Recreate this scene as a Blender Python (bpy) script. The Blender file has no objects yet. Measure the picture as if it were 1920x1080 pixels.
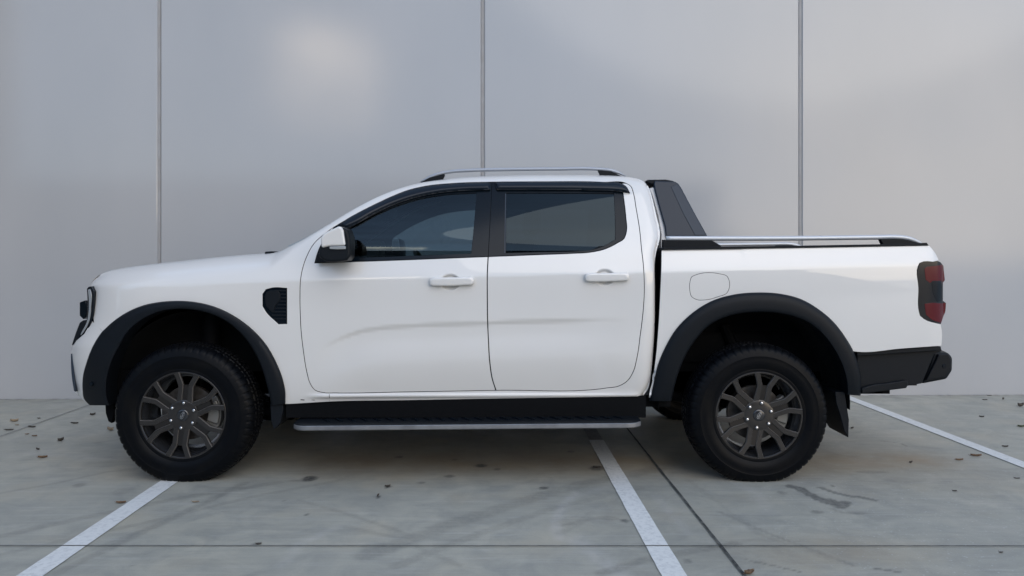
import bpy, math, random
import numpy as np
from mathutils import Vector, Matrix, geometry
random.seed(7)
R = math.radians
scene = bpy.context.scene
COL = scene.collection

# ------------------------------------------------------------------ camera
CAM_H = 1.244; F = 1440.0; HZ = 490.0; CX = 960.0      # focal length, horizon and centre in photo pixels
cam = bpy.data.objects.new('camera', bpy.data.cameras.new('camera'))
COL.objects.link(cam); scene.camera = cam
cam.location = (0, 0, CAM_H); cam.rotation_euler = (R(90), 0, 0)
cam.data.sensor_width = 36; cam.data.lens = 36 * F / 1920
cam.data.shift_y = -(540 - HZ) / 1920
cam.data.clip_start = 0.05; cam.data.clip_end = 2000

# ------------------------------------------------------------------ world + sun
SUN_AZ = 24.0      # degrees to the right of straight behind the camera
SUN_EL = 36.0
sd = Vector((math.sin(R(SUN_AZ)) * math.cos(R(SUN_EL)), -math.cos(R(SUN_AZ)) * math.cos(R(SUN_EL)), math.sin(R(SUN_EL))))
world = bpy.data.worlds.new("World"); scene.world = world; world.use_nodes = True
wn = world.node_tree; wn.nodes.clear()
def wnode(t, **k):
    n = wn.nodes.new(t)
    for a, b in k.items(): setattr(n, a, b)
    return n
sky = wnode('ShaderNodeTexSky', sky_type='NISHITA', sun_disc=False)
sky.sun_elevation = R(SUN_EL); sky.sun_rotation = math.atan2(sd.x, sd.y); sky.air_density = 1.0; sky.dust_density = 1.2; sky.ozone_density = 2.0
bg = wnode('ShaderNodeBackground'); wout = wnode('ShaderNodeOutputWorld')
tc = wnode('ShaderNodeTexCoord')
# thin cloud layer: soft noise, plus one sunlit cloud bank low in the sky
mp = wnode('ShaderNodeMapping'); mp.inputs['Scale'].default_value = (1.0, 1.0, 2.6)
wn.links.new(tc.outputs['Generated'], mp.inputs[0])
nz = wnode('ShaderNodeTexNoise'); nz.inputs['Scale'].default_value = 2.2; nz.inputs['Detail'].default_value = 5
wn.links.new(mp.outputs[0], nz.inputs['Vector'])
rp = wnode('ShaderNodeValToRGB'); rp.color_ramp.elements[0].position = .25; rp.color_ramp.elements[1].position = .70
wn.links.new(nz.outputs['Fac'], rp.inputs[0])
mul = wnode('ShaderNodeMath', operation='MULTIPLY'); mul.inputs[1].default_value = .75
wn.links.new(rp.outputs[0], mul.inputs[0])
mixc = wnode('ShaderNodeMix', data_type='RGBA'); mixc.inputs[7].default_value = (6.7, 9.0, 12.8, 1)
wn.links.new(mul.outputs[0], mixc.inputs[0]); wn.links.new(sky.outputs[0], mixc.inputs[6])
# cloud bank: box in direction space (x/|y|, z/|y|) on the side behind the camera
sep = wnode('ShaderNodeSeparateXYZ'); wn.links.new(tc.outputs['Generated'], sep.inputs[0])
def wm(op, a, b=None, c=None):
    n = wnode('ShaderNodeMath', operation=op)
    for i, v in enumerate((a, b, c)):
        if v is None: continue
        if isinstance(v, (int, float)): n.inputs[i].default_value = v
        else: wn.links.new(v, n.inputs[i])
    return n.outputs[0]
def wramp(v, a, b):
    n = wnode('ShaderNodeMapRange', interpolation_type='SMOOTHSTEP')
    wn.links.new(v, n.inputs[0]); n.inputs[1].default_value = a; n.inputs[2].default_value = b
    return n.outputs[0]
negy = wm('MULTIPLY', sep.outputs[1], -1.0)
back = wramp(negy, .05, .2)
ax = wm('DIVIDE', sep.outputs[0], wm('MAXIMUM', negy, .05)); az = wm('DIVIDE', sep.outputs[2], wm('MAXIMUM', negy, .05))
nb = wnode('ShaderNodeTexNoise'); nb.inputs['Scale'].default_value = 9; nb.inputs['Detail'].default_value = 6
mp2 = wnode('ShaderNodeMapping'); mp2.inputs['Scale'].default_value = (1, 1, 2.2)
wn.links.new(tc.outputs['Generated'], mp2.inputs[0]); wn.links.new(mp2.outputs[0], nb.inputs['Vector'])
bank = wm('MULTIPLY', wm('MULTIPLY', wramp(ax, -.285, -.20), wm('SUBTRACT', 1.0, wramp(ax, -.136, -.124))),
          wm('MULTIPLY', wramp(az, .15, .225), wm('SUBTRACT', 1.0, wramp(az, .285, .32))))
bank = wm('MULTIPLY', wm('MULTIPLY', bank, back), wramp(nb.outputs['Fac'], .3, .6))
mixb = wnode('ShaderNodeMix', data_type='RGBA'); mixb.inputs[7].default_value = (42, 36, 30, 1)
wn.links.new(bank, mixb.inputs[0]); wn.links.new(mixc.outputs[2], mixb.inputs[6])
glow = wm('MULTIPLY', wm('MULTIPLY', wramp(ax, .10, .55), back), wm('SUBTRACT', 1.0, wramp(az, .10, .60)))
glow = wm('MULTIPLY', glow, wm('MULTIPLY', wramp(az, -.05, .03), wm('ADD', .75, wm('MULTIPLY', wramp(nb.outputs['Fac'], .2, .8), .4))))
mixg = wnode('ShaderNodeMix', data_type='RGBA'); mixg.inputs[7].default_value = (25, 21, 16, 1)
wn.links.new(glow, mixg.inputs[0]); wn.links.new(mixb.outputs[2], mixg.inputs[6])
wn.links.new(mixg.outputs[2], bg.inputs[0]); bg.inputs[1].default_value = 0.11
wn.links.new(bg.outputs[0], wout.inputs[0])

sl = bpy.data.lights.new('sun', 'SUN'); sl.energy = 0.70; sl.angle = R(50); sl.color = (1.0, .93, .84)
sun = bpy.data.objects.new('sun', sl); COL.objects.link(sun)
sun.rotation_euler = (-sd).to_track_quat('-Z', 'Y').to_euler()
scene.view_settings.view_transform = 'Standard'; scene.view_settings.look = 'None'
scene.view_settings.exposure = 0.32; scene.view_settings.gamma = 1
scene.cycles.max_bounces = 10; scene.cycles.transparent_max_bounces = 16
scene.cycles.use_denoising = True

# ------------------------------------------------------------------ materials
def newmat(name):
    m = bpy.data.materials.new(name); m.use_nodes = True
    return m, m.node_tree, m.node_tree.nodes['Principled BSDF']
def pm(name, col, rough=.5, metal=0, coat=0, coat_r=.05, spec=.5, bump=None, var=None):
    m, nt, b = newmat(name)
    b.inputs['Base Color'].default_value = (*col, 1); b.inputs['Roughness'].default_value = rough
    b.inputs['Metallic'].default_value = metal; b.inputs['Coat Weight'].default_value = coat
    b.inputs['Coat Roughness'].default_value = coat_r; b.inputs['Coat IOR'].default_value = 1.6; b.inputs['Specular IOR Level'].default_value = spec
    t = nt.nodes.new('ShaderNodeTexCoord')
    if bump:
        n = nt.nodes.new('ShaderNodeTexNoise'); n.inputs['Scale'].default_value = bump[0]; n.inputs['Detail'].default_value = 3
        bn = nt.nodes.new('ShaderNodeBump'); bn.inputs['Strength'].default_value = bump[1]; bn.inputs['Distance'].default_value = bump[2]
        nt.links.new(t.outputs['Object'], n.inputs['Vector']); nt.links.new(n.outputs['Fac'], bn.inputs['Height']); nt.links.new(bn.outputs[0], b.inputs['Normal'])
    if var:      # (scale, other colour, low, high)
        n = nt.nodes.new('ShaderNodeTexNoise'); n.inputs['Scale'].default_value = var[0]; n.inputs['Detail'].default_value = 5
        nt.links.new(t.outputs['Object'], n.inputs['Vector'])
        r = nt.nodes.new('ShaderNodeMapRange'); r.inputs[1].default_value = var[2]; r.inputs[2].default_value = var[3]
        nt.links.new(n.outputs['Fac'], r.inputs[0])
        mx = nt.nodes.new('ShaderNodeMix'); mx.data_type = 'RGBA'
        mx.inputs[6].default_value = (*col, 1); mx.inputs[7].default_value = (*var[1], 1)
        nt.links.new(r.outputs[0], mx.inputs[0]); nt.links.new(mx.outputs[2], b.inputs['Base Color'])
    return m
def glassmat(name, tint, ior=1.5, extra=0.0):
    m = bpy.data.materials.new(name); m.use_nodes = True; nt = m.node_tree; nt.nodes.clear()
    o = nt.nodes.new('ShaderNodeOutputMaterial'); tr = nt.nodes.new('ShaderNodeBsdfTransparent'); tr.inputs[0].default_value = (*tint, 1)
    gl = nt.nodes.new('ShaderNodeBsdfGlossy'); gl.inputs['Roughness'].default_value = .015; gl.inputs['Color'].default_value = (.72, .90, 1, 1)
    fr = nt.nodes.new('ShaderNodeFresnel'); fr.inputs[0].default_value = ior
    ad = nt.nodes.new('ShaderNodeMath'); ad.operation = 'ADD'; ad.inputs[1].default_value = extra
    mx = nt.nodes.new('ShaderNodeMixShader')
    nt.links.new(fr.outputs[0], ad.inputs[0]); nt.links.new(ad.outputs[0], mx.inputs[0])
    nt.links.new(tr.outputs[0], mx.inputs[1]); nt.links.new(gl.outputs[0], mx.inputs[2]); nt.links.new(mx.outputs[0], o.inputs[0])
    return m
M = {}
M['paint'] = pm('white_paint', (.68, .67, .65), .32, coat=1, coat_r=.015, var=(3, (.665, .655, .635), .3, .8))
M['plastic'] = pm('black_textured_plastic', (.0055, .0075, .0105), .46, spec=.17, bump=(420, .25, .001))
M['trim'] = pm('gloss_black_trim', (.003, .006, .010), .14, spec=.22)
M['visor'] = pm('smoked_visor', (.003, .007, .014), .20, spec=.28)
M['dark'] = pm('dark_cavity', (.006, .007, .008), .8, spec=.15)
M['under'] = pm('underbody_black', (.003, .0035, .0045), .7, spec=.1, bump=(40, .3, .004))
M['rubber'] = pm('tyre_rubber', (.0022, .0028, .0042), .40, spec=.10, bump=(180, .3, .001), var=(9, (.0055, .0055, .0055), .45, .75))
M['rim'] = pm('dark_alloy', (.026, .023, .021), .30, metal=.45, coat=.4, coat_r=.12)
M['rim2'] = pm('satin_dark_alloy', (.020, .018, .0165), .42, metal=.5)
M['rim_highlight'] = pm('alloy_edge_highlight', (.22, .205, .19), .28, metal=.5)  # edge highlight of the spoke chamfers, put into the colour
M['barrel'] = pm('rim_barrel_alloy', (.14, .15, .17), .22, metal=.9)
M['chrome'] = pm('chrome_nut', (.62, .62, .63), .18, metal=1)
M['silver'] = pm('satin_aluminium', (.56, .58, .61), .40, metal=.35)
M['rail'] = pm('satin_roof_rail', (.36, .385, .43), .40, metal=.35)
M['step_silver'] = pm('brushed_step_edge', (.27, .275, .285), .42, metal=.6, var=(14, (.19, .19, .20), .4, .7))
M['steel'] = pm('brake_steel', (.085, .08, .075), .45, metal=.6, var=(30, (.05, .042, .036), .4, .7))
M['caliper'] = pm('caliper_grey', (.20, .20, .19), .5, metal=.4)
M['greyplate'] = pm('light_grey_panel', (.50, .51, .52), .4, coat=.3)
M['bar'] = pm('sports_bar_dark_grey', (.011, .018, .030), .38, spec=.35)
M['bar2'] = pm('sports_bar_edge_grey', (.022, .032, .048), .42, spec=.35)
M['red'] = pm('tail_lens_red', (.085, .003, .006), .10, spec=.35)
M['smoke'] = pm('tail_lens_smoked', (.005, .005, .007), .08, spec=.45)
M['lens'] = pm('clear_lens', (.45, .47, .48), .12, metal=.3, coat=1, coat_r=.02)
M['seat'] = pm('dark_seat_fabric', (.018, .018, .019), .8, bump=(150, .4, .002))
M['dash'] = pm('dashboard_plastic', (.020, .022, .024), .6)
M['lining'] = pm('grey_headlining', (.20, .20, .19), .9)
M['glass'] = glassmat('tinted_glass', (.31, .39, .42), 1.48, .012)
M['glass_dark'] = glassmat('privacy_glass', (.065, .085, .10), 1.45, .0)
M['glass_clear'] = glassmat('windscreen_glass', (.60, .68, .68), 1.5)
M['mark'] = pm('paint_chip', (.03, .03, .03), .7)
M['logo'] = pm('cap_logo_silver', (.45, .45, .46), .3, metal=.9)
M['cap'] = pm('cap_dark', (.008, .009, .012), .25, coat=.6)

# ------------------------------------------------------------------ mesh helpers
def mk(name, V, Fc, mats, parent=None, normals=None, smooth=True, midx=None, loc=(0, 0, 0)):
    me = bpy.data.meshes.new(name); me.from_pydata([tuple(v) for v in V], [], [tuple(f) for f in Fc]); me.update()
    if not isinstance(mats, (list, tuple)): mats = [mats]
    for m in mats: me.materials.append(m)
    if midx is not None: me.polygons.foreach_set('material_index', midx)
    if smooth: me.polygons.foreach_set('use_smooth', [True] * len(me.polygons))
    if normals is not None: me.normals_split_custom_set_from_vertices([tuple(n) for n in normals])
    o = bpy.data.objects.new(name, me); COL.objects.link(o); o.location = loc
    if parent: o.parent = parent
    return o
def empty(name, loc, label, cat, group=None):
    o = bpy.data.objects.new(name, None); COL.objects.link(o); o.location = loc; o.empty_display_size = .2
    o['label'] = label; o['category'] = cat
    if group: o['group'] = group
    return o
def tag(o, label, cat, group=None):
    o['label'] = label; o['category'] = cat
    if group: o['group'] = group
    return o
def bevel(o, w=.004, seg=2, ang=35):
    b = o.modifiers.new('bevel', 'BEVEL'); b.width = w; b.segments = seg; b.limit_method = 'ANGLE'; b.angle_limit = R(ang)
    b.harden_normals = False
    return o
def sharp_by_angle(o, ang=35):
    me = o.data
    me.set_sharp_from_angle(angle=R(ang))
    return o
class MB:
    def __init__(s): s.V = []; s.F = []; s.I = []
    def add(s, V, Fc, i=0):
        k = len(s.V); s.V += [tuple(v) for v in V]; s.F += [tuple(a + k for a in f) for f in Fc]; s.I += [i] * len(Fc)
    def box(s, x0, x1, y0, y1, z0, z1, i=0):
        V = [(x, y, z) for x in (x0, x1) for y in (y0, y1) for z in (z0, z1)]
        s.add(V, [(0, 1, 3, 2), (4, 6, 7, 5), (0, 4, 5, 1), (2, 3, 7, 6), (0, 2, 6, 4), (1, 5, 7, 3)], i)
    def prism(s, top, bot, i=0):
        n = len(top); s.add(list(top) + list(bot), [tuple(range(n)), tuple(range(2 * n - 1, n - 1, -1))] + [(k, k + n, (k + 1) % n + n, (k + 1) % n) for k in range(n)], i)
    def tube(s, pts, r, seg=10, i=0, cap=True, sx=1, sy=1):
        pts = [Vector(p) for p in pts]; V = []; n = len(pts)
        rr = r if isinstance(r, (list, tuple)) else [r] * n
        for k, p in enumerate(pts):
            t = (pts[min(k + 1, n - 1)] - pts[max(k - 1, 0)]).normalized()
            up = Vector((0, 0, 1)) if abs(t.z) < .9 else Vector((1, 0, 0))
            a = t.cross(up).normalized(); b = a.cross(t)
            for q in range(seg):
                an = 2 * math.pi * q / seg
                V.append(p + a * math.cos(an) * rr[k] * sx + b * math.sin(an) * rr[k] * sy)
        Fc = [(k * seg + q, k * seg + (q + 1) % seg, (k + 1) * seg + (q + 1) % seg, (k + 1) * seg + q) for k in range(n - 1) for q in range(seg)]
        if cap: Fc += [tuple(range(seg - 1, -1, -1)), tuple(range((n - 1) * seg, n * seg))]
        s.add(V, Fc, i)
    def lathe(s, prof, seg=64, i=0, closed=False, c=(0, 0, 0)):   # prof: (radius, y); axis along y
        n = len(prof); V = []
        for k in range(seg):
            a = 2 * math.pi * k / seg
            for r, y in prof: V.append((c[0] + r * math.cos(a), c[1] + y, c[2] + r * math.sin(a)))
        Fc = []
        for k in range(seg):
            for j in range(n if closed else n - 1):
                Fc.append((k * n + j, ((k + 1) % seg) * n + j, ((k + 1) % seg) * n + (j + 1) % n, k * n + (j + 1) % n))
        s.add(V, Fc, i)
    def build(s, name, mats, parent=None, smooth=False, ang=35, loc=(0, 0, 0)):
        o = mk(name, s.V, s.F, mats, parent, smooth=True, midx=s.I, loc=loc)
        bm_fix(o)
        if not smooth: sharp_by_angle(o, ang)
        return o
import bmesh
def bm_fix(o):
    bm = bmesh.new(); bm.from_mesh(o.data); bmesh.ops.recalc_face_normals(bm, faces=bm.faces); bm.to_mesh(o.data); bm.free()

def pchip(xs, ys):
    xs = np.array(xs, float); ys = np.array(ys, float); o = np.argsort(xs); xs = xs[o]; ys = ys[o]
    h = np.diff(xs); d = np.diff(ys) / h; m = np.zeros_like(xs); m[0] = d[0]; m[-1] = d[-1]
    for i in range(1, len(xs) - 1):
        if d[i - 1] * d[i] > 0:
            w1 = 2 * h[i] + h[i - 1]; w2 = h[i] + 2 * h[i - 1]; m[i] = (w1 + w2) / (w1 / d[i - 1] + w2 / d[i])
    def f(x):
        x = np.clip(np.asarray(x, float), xs[0], xs[-1]); k = np.clip(np.searchsorted(xs, x) - 1, 0, len(h) - 1)
        t = (x - xs[k]) / h[k]
        return ((2 * t**3 - 3 * t**2 + 1) * ys[k] + (t**3 - 2 * t**2 + t) * h[k] * m[k] + (-2 * t**3 + 3 * t**2) * ys[k + 1] + (t**3 - t**2) * h[k] * m[k + 1])
    return f
def sstep(x, a, b):
    t = np.clip((np.asarray(x, float) - a) / (b - a), 0, 1); return t * t * (3 - 2 * t)

# ------------------------------------------------------------------ setting: ground, markings, wall
WA = math.atan(35 / F)                       # the wall and the bays are turned 1.4 degrees against the truck
WALL_Y = 7.05
def G(px, py):
    d = F * CAM_H / (py - HZ); return ((px - CX) / F * d, d)
def groundmat():
    m, nt, b = newmat('concrete_paving'); N = nt.nodes.new; L = nt.links.new
    t = N('ShaderNodeTexCoord')
    def noise(sc, det=6, rough=.6, vec=None, dist=0):
        n = N('ShaderNodeTexNoise'); n.inputs['Scale'].default_value = sc; n.inputs['Detail'].default_value = det; n.inputs['Roughness'].default_value = rough; n.inputs['Distortion'].default_value = dist
        L(vec or t.outputs['Object'], n.inputs['Vector']); return n.outputs['Fac']
    def mr(v, a, b_, c=0, d=1):
        n = N('ShaderNodeMapRange'); n.inputs[1].default_value = a; n.inputs[2].default_value = b_; n.inputs[3].default_value = c; n.inputs[4].default_value = d; L(v, n.inputs[0]); return n.outputs[0]
    def mix(f, a, b_, mode='MIX'):
        n = N('ShaderNodeMix'); n.data_type = 'RGBA'; n.blend_type = mode
        if isinstance(f, (int, float)): n.inputs[0].default_value = f
        else: L(f, n.inputs[0])
        for i, v in ((6, a), (7, b_)):
            if isinstance(v, tuple): n.inputs[i].default_value = (*v, 1)
            else: L(v, n.inputs[i])
        return n.outputs[2]
    def mth(op, a, b_):
        n = N('ShaderNodeMath'); n.operation = op
        for i, v in ((0, a), (1, b_)):
            if isinstance(v, (int, float)): n.inputs[i].default_value = v
            else: L(v, n.inputs[i])
        return n.outputs[0]
    A = N('ShaderNodeAttribute'); A.attribute_name = 'wear_tint'
    s = N('ShaderNodeSeparateColor'); L(A.outputs['Color'], s.inputs[0])
    c = mix(mr(noise(1.1), .35, .65), (.345, .34, .29), (.425, .41, .34))
    c = mix(mr(noise(5, 8, .65, None, .6), .40, .66), c, (.29, .29, .255))
    st = N('ShaderNodeMapping'); st.inputs['Scale'].default_value = (1.2, 9, 1); st.inputs['Rotation'].default_value = (0, 0, R(12)); L(t.outputs['Object'], st.inputs[0])
    c = mix(mth('MULTIPLY', mr(noise(2.2, 6, .6, st.outputs[0], .8), .5, .72), .5), c, (.265, .265, .235))
    st2 = N('ShaderNodeMapping'); st2.inputs['Scale'].default_value = (1.0, 14, 1); st2.inputs['Rotation'].default_value = (0, 0, R(-24)); L(t.outputs['Object'], st2.inputs[0])
    c = mix(mth('MULTIPLY', mr(noise(2.6, 5, .6, st2.outputs[0], .4), .54, .72), .35), c, (.50, .49, .46))
    c = mix(mth('MULTIPLY', mr(noise(2.3, 5, .5), .52, .72), .45), c, (.44, .39, .29))
    # coarse speckled slab on the right of the long joint
    sx = N('ShaderNodeSeparateXYZ'); L(t.outputs['Object'], sx.inputs[0])
    v = N('ShaderNodeTexVoronoi'); v.inputs['Scale'].default_value = 55; L(t.outputs['Object'], v.inputs['Vector'])
    sp = mth('MULTIPLY', mr(v.outputs['Distance'], .30, .10), mr(noise(20, 3), .48, .62))
    rt = mr(sx.outputs[0], .80, 1.5)
    c = mix(mth('MULTIPLY', mth('MULTIPLY', sp, rt), .62), c, (.60, .62, .62))
    c = mix(mth('MULTIPLY', mr(noise(160, 3, .7), .45, .75), .35), c, (.25, .26, .265))
    c = mix(mth('MULTIPLY', mr(noise(330, 2, .8), .54, .75), .30), c, (.60, .59, .56))
    # wear attribute: R dark grime and drips, G pale scuffs, B brown tint
    nn = mr(noise(34, 6, .7), .32, .60, .60, 1.2)
    c = mix(mth('MULTIPLY', s.outputs[1], mr(noise(14, 6, .7), .35, .65, .2, 1)), c, (.58, .56, .55))
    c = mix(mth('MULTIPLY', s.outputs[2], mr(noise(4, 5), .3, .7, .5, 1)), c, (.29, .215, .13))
    c = mix(mth('MINIMUM', mth('MULTIPLY', s.outputs[0], nn), .95), c, (.045, .048, .05))
    L(c, b.inputs['Base Color'])
    L(mr(noise(3, 5), .3, .7, .40, .62), b.inputs['Roughness']); b.inputs['Specular IOR Level'].default_value = .38
    bn = N('ShaderNodeBump'); bn.inputs['Strength'].default_value = .35; bn.inputs['Distance'].default_value = .004
    L(mth('ADD', noise(90, 5, .7), mth('MULTIPLY', noise(3, 3), 1.5)), bn.inputs['Height']); L(bn.outputs[0], b.inputs['Normal'])
    return m
M['ground'] = groundmat()
def rot2(x, y, a=WA, c=(0, 0)):
    return (c[0] + (x - c[0]) * math.cos(a) - (y - c[1]) * math.sin(a), c[1] + (x - c[0]) * math.sin(a) + (y - c[1]) * math.cos(a))
def segdist(X, Y, pts):
    D = np.full(X.shape, 1e9)
    for (a, b) in zip(pts[:-1], pts[1:]):
        ax_, ay_ = a; bx_, by_ = b; dx, dy = bx_ - ax_, by_ - ay_
        t = np.clip(((X - ax_) * dx + (Y - ay_) * dy) / (dx * dx + dy * dy + 1e-12), 0, 1)
        D = np.minimum(D, np.hypot(X - ax_ - t * dx, Y - ay_ - t * dy))
    return D
def make_ground():
    xs = np.concatenate([[-400, -60, -20, -9], np.arange(-5.2, 5.2001, .016), [9, 20, 60, 400]])
    ys = np.concatenate([[-400, -60, -20, -6, 1, 2.4], np.arange(2.9, 7.45, .016), [9, 20, 60, 400]])
    X, Y = np.meshgrid(xs, ys); nx, ny = len(xs), len(ys)
    me = bpy.data.meshes.new('ground')
    V = np.stack([X.ravel(), Y.ravel(), np.zeros(X.size)], 1)
    i = np.arange(ny - 1)[:, None] * nx + np.arange(nx - 1)[None, :]; i = i.ravel()
    Fq = np.stack([i, i + 1, i + 1 + nx, i + nx], 1)
    me.vertices.add(len(V)); me.vertices.foreach_set('co', V.ravel())
    me.loops.add(Fq.size); me.loops.foreach_set('vertex_index', Fq.ravel().astype(np.int32))
    me.polygons.add(len(Fq)); me.polygons.foreach_set('loop_start', (np.arange(len(Fq)) * 4).astype(np.int32)); me.polygons.foreach_set('loop_total', np.full(len(Fq), 4, np.int32))
    me.update(calc_edges=True)
    Rr = np.zeros(X.shape); Gg = np.zeros(X.shape); Bb = np.zeros(X.shape)
    rng = np.random.RandomState(3)
    wob = .02 * np.sin(X * 23 + 2 * np.sin(Y * 17)) + .015 * np.sin(Y * 41 + X * 13)
    def spot(px, py, rx, ry, a):
        nonlocal Rr
        cx, cy = G(px, py); sc = cy / F; wx = rx * sc; wy = cy - G(px, py + ry)[1]
        wy = max(abs(wy), .022)
        q = np.hypot((X - cx) / wx, (Y - cy) / wy) + wob * 6
        Rr = np.maximum(Rr, a * (1 - sstep(q, .75, 1.2)))
    for s_ in [(579, 898, 15, 5, .8), (566, 901, 24, 3, .3), (903, 873, 12, 3.5, .85), (843, 893, 9, 2.5, .6), (1019, 915, 8, 2.5, .7), (790, 905, 6, 2, .5), (727, 913, 5, 3, .8),
               (748, 857, 7, 2, .6), (932, 880, 6, 2, .5), (852, 862, 6, 2, .4), (709, 932, 5, 3, .8), (1120, 878, 14, 4.5, .55), (1172, 976, 8, 4, .6), (1145, 972, 22, 4, .3), (150, 910, 12, 4, .35),
               (232, 920, 16, 10, .12), (1070, 847, 7, 2, .5), (1465, 924, 8, 3, .35), (1532, 960, 10, 3, .4), (1560, 911, 4, 2, .5), (1790, 921, 4, 2, .4),
               (1290, 1052, 9, 5, .4), (1600, 962, 30, 3, .15), (1640, 885, 30, 3, .3), (1700, 900, 40, 6, .12), (480, 1020, 6, 2, .5), (250, 1061, 3, 2, .6), (530, 939, 3, 1.5, .7), (573, 965, 3, 1.5, .7)]:
        spot(*s_)
    def streak(pp, w, a, ch='R', soft=.6, perp=False):
        nonlocal Rr, Gg, Bb
        D = segdist(X, Y, [G(*p) for p in pp]) + np.abs(wob) * w * 6
        v = a * (1 - sstep(D, w * (1 - soft), w))
        if ch == 'R': Rr = np.maximum(Rr, v)
        elif ch == 'G': Gg = np.maximum(Gg, v)
        else: Bb = np.maximum(Bb, v)
    streak([(1482, 912), (1500, 916), (1522, 929), (1542, 938), (1560, 944), (1582, 944)], .040, .60, soft=.25)
    streak([(1555, 938), (1575, 950), (1585, 943)], .042, .58, soft=.25)
    streak([(1538, 914), (1560, 922), (1590, 930), (1612, 932), (1640, 938)], .024, .5, soft=.3)
    streak([(1562, 955), (1580, 962), (1615, 963)], .02, .28)
    streak([(1060, 985), (1100, 975), (1140, 968), (1170, 976)], .03, .22); streak([(1050, 1000), (1080, 985), (1110, 960)], .04, .15)
    streak([(1655, 827), (1680, 830)], .02, .4); streak([(1690, 832), (1700, 836)], .015, .5)
    # old tyre tracks
    for pp, w, a in [([(690, 1040), (840, 985), (980, 940), (1100, 905), (1230, 880)], .09, .15), ([(740, 1062), (900, 1000), (1040, 952), (1200, 915)], .05, .12),
                     ([(0, 1006), (160, 970), (330, 935), (520, 905)], .05, .13), ([(0, 1040), (250, 985), (480, 930), (640, 900)], .035, .10),
                     ([(95, 1080), (240, 1010), (380, 945), (460, 905)], .045, .16), ([(60, 1080), (200, 1020), (350, 960)], .02, .1),
                     ([(560, 938), (640, 960), (760, 1000)], .025, .12), ([(640, 985), (750, 1010), (860, 1060)], .03, .10),
                     ([(0, 925), (110, 905), (200, 885), (330, 870)], .03, .12), ([(180, 830), (300, 815), (420, 805)], .03, .10),
                     ([(1130, 1075), (1200, 1052), (1290, 1035), (1380, 1020)], .05, .2), ([(1350, 960), (1440, 1000), (1600, 1060)], .02, .18),
                     ([(1400, 1050), (1500, 1072)], .012, .3), ([(1290, 900), (1330, 930), (1420, 1000), (1560, 1050)], .03, .1), ([(1640, 1066), (1690, 1073)], .012, .4)]:
        tread = .7 + .3 * (np.sin((X * .8 + Y * .6) * 180) > 0)
        streak(pp, w, a * 1.4)
    for pp, w, a in [([(1050, 1010), (1040, 980), (1055, 950), (1080, 925)], .05, .35), ([(1080, 1010), (1120, 1040), (1160, 1078)], .09, .30), ([(1085, 930), (1170, 900), (1190, 880)], .05, .2), ([(530, 1060), (560, 1020), (640, 985)], .05, .2),
                     ([(60, 850), (200, 860), (330, 850)], .12, .15), ([(1300, 870), (1420, 925), (1440, 960)], .08, .15), ([(1230, 930), (1290, 1000)], .05, .2)]:
        streak(pp, w, a, 'G', .9)
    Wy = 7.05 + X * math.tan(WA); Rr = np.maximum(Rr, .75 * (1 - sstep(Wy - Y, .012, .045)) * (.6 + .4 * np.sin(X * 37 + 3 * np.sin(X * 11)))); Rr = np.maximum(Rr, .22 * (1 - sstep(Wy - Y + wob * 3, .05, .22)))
    # darker worn area round the middle line, brown tint band under the truck edge
    cx, cy = G(1200, 950); Rr = np.maximum(Rr, .13 * np.exp(-((X - cx) / .42)**2 - ((Y - cy) / .38)**2))
    cx, cy = G(1330, 1040); Rr = np.maximum(Rr, .10 * np.exp(-((X - cx) / .4)**2 - ((Y - cy) / .2)**2))
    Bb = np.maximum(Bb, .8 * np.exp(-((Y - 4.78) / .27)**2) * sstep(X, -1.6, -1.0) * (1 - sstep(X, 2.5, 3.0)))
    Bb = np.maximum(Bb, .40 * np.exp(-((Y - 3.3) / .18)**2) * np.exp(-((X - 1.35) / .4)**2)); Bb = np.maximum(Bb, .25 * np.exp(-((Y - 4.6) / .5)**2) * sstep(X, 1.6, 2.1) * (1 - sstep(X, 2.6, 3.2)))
    at = me.color_attributes.new('wear_tint', 'FLOAT_COLOR', 'POINT')
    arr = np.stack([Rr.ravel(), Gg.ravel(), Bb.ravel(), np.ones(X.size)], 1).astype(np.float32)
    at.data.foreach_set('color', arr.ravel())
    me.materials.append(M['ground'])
    o = bpy.data.objects.new('ground', me); COL.objects.link(o); o['kind'] = 'structure'
make_ground()
def linemat():
    m, nt, b = newmat('worn_line_paint'); N = nt.nodes.new; L = nt.links.new
    t = N('ShaderNodeTexCoord')
    n = N('ShaderNodeTexNoise'); n.inputs['Scale'].default_value = 38; n.inputs['Detail'].default_value = 8; n.inputs['Roughness'].default_value = .75; L(t.outputs['Object'], n.inputs['Vector'])
    r = N('ShaderNodeMapRange'); r.inputs[1].default_value = .47; r.inputs[2].default_value = .62; r.inputs[4].default_value = 1.1; L(n.outputs['Fac'], r.inputs[0])
    n2 = N('ShaderNodeTexNoise'); n2.inputs['Scale'].default_value = 6; n2.inputs['Detail'].default_value = 4; L(t.outputs['Object'], n2.inputs['Vector'])
    mu = N('ShaderNodeMath'); mu.operation = 'MULTIPLY'; L(r.outputs[0], mu.inputs[0]); L(n2.outputs['Fac'], mu.inputs[1])
    mx = N('ShaderNodeMix'); mx.data_type = 'RGBA'; mx.inputs[6].default_value = (.70, .705, .685, 1); mx.inputs[7].default_value = (.45, .46, .46, 1)
    L(mu.outputs[0], mx.inputs[0]); L(mx.outputs[2], b.inputs['Base Color']); b.inputs['Roughness'].default_value = .6
    return m
M['line'] = linemat()
M['line_shaded'] = pm('shaded_line_paint', (.27, .265, .25), .7, var=(30, (.19, .185, .17), .4, .65))  # shade under the truck put into the line colour
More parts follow.
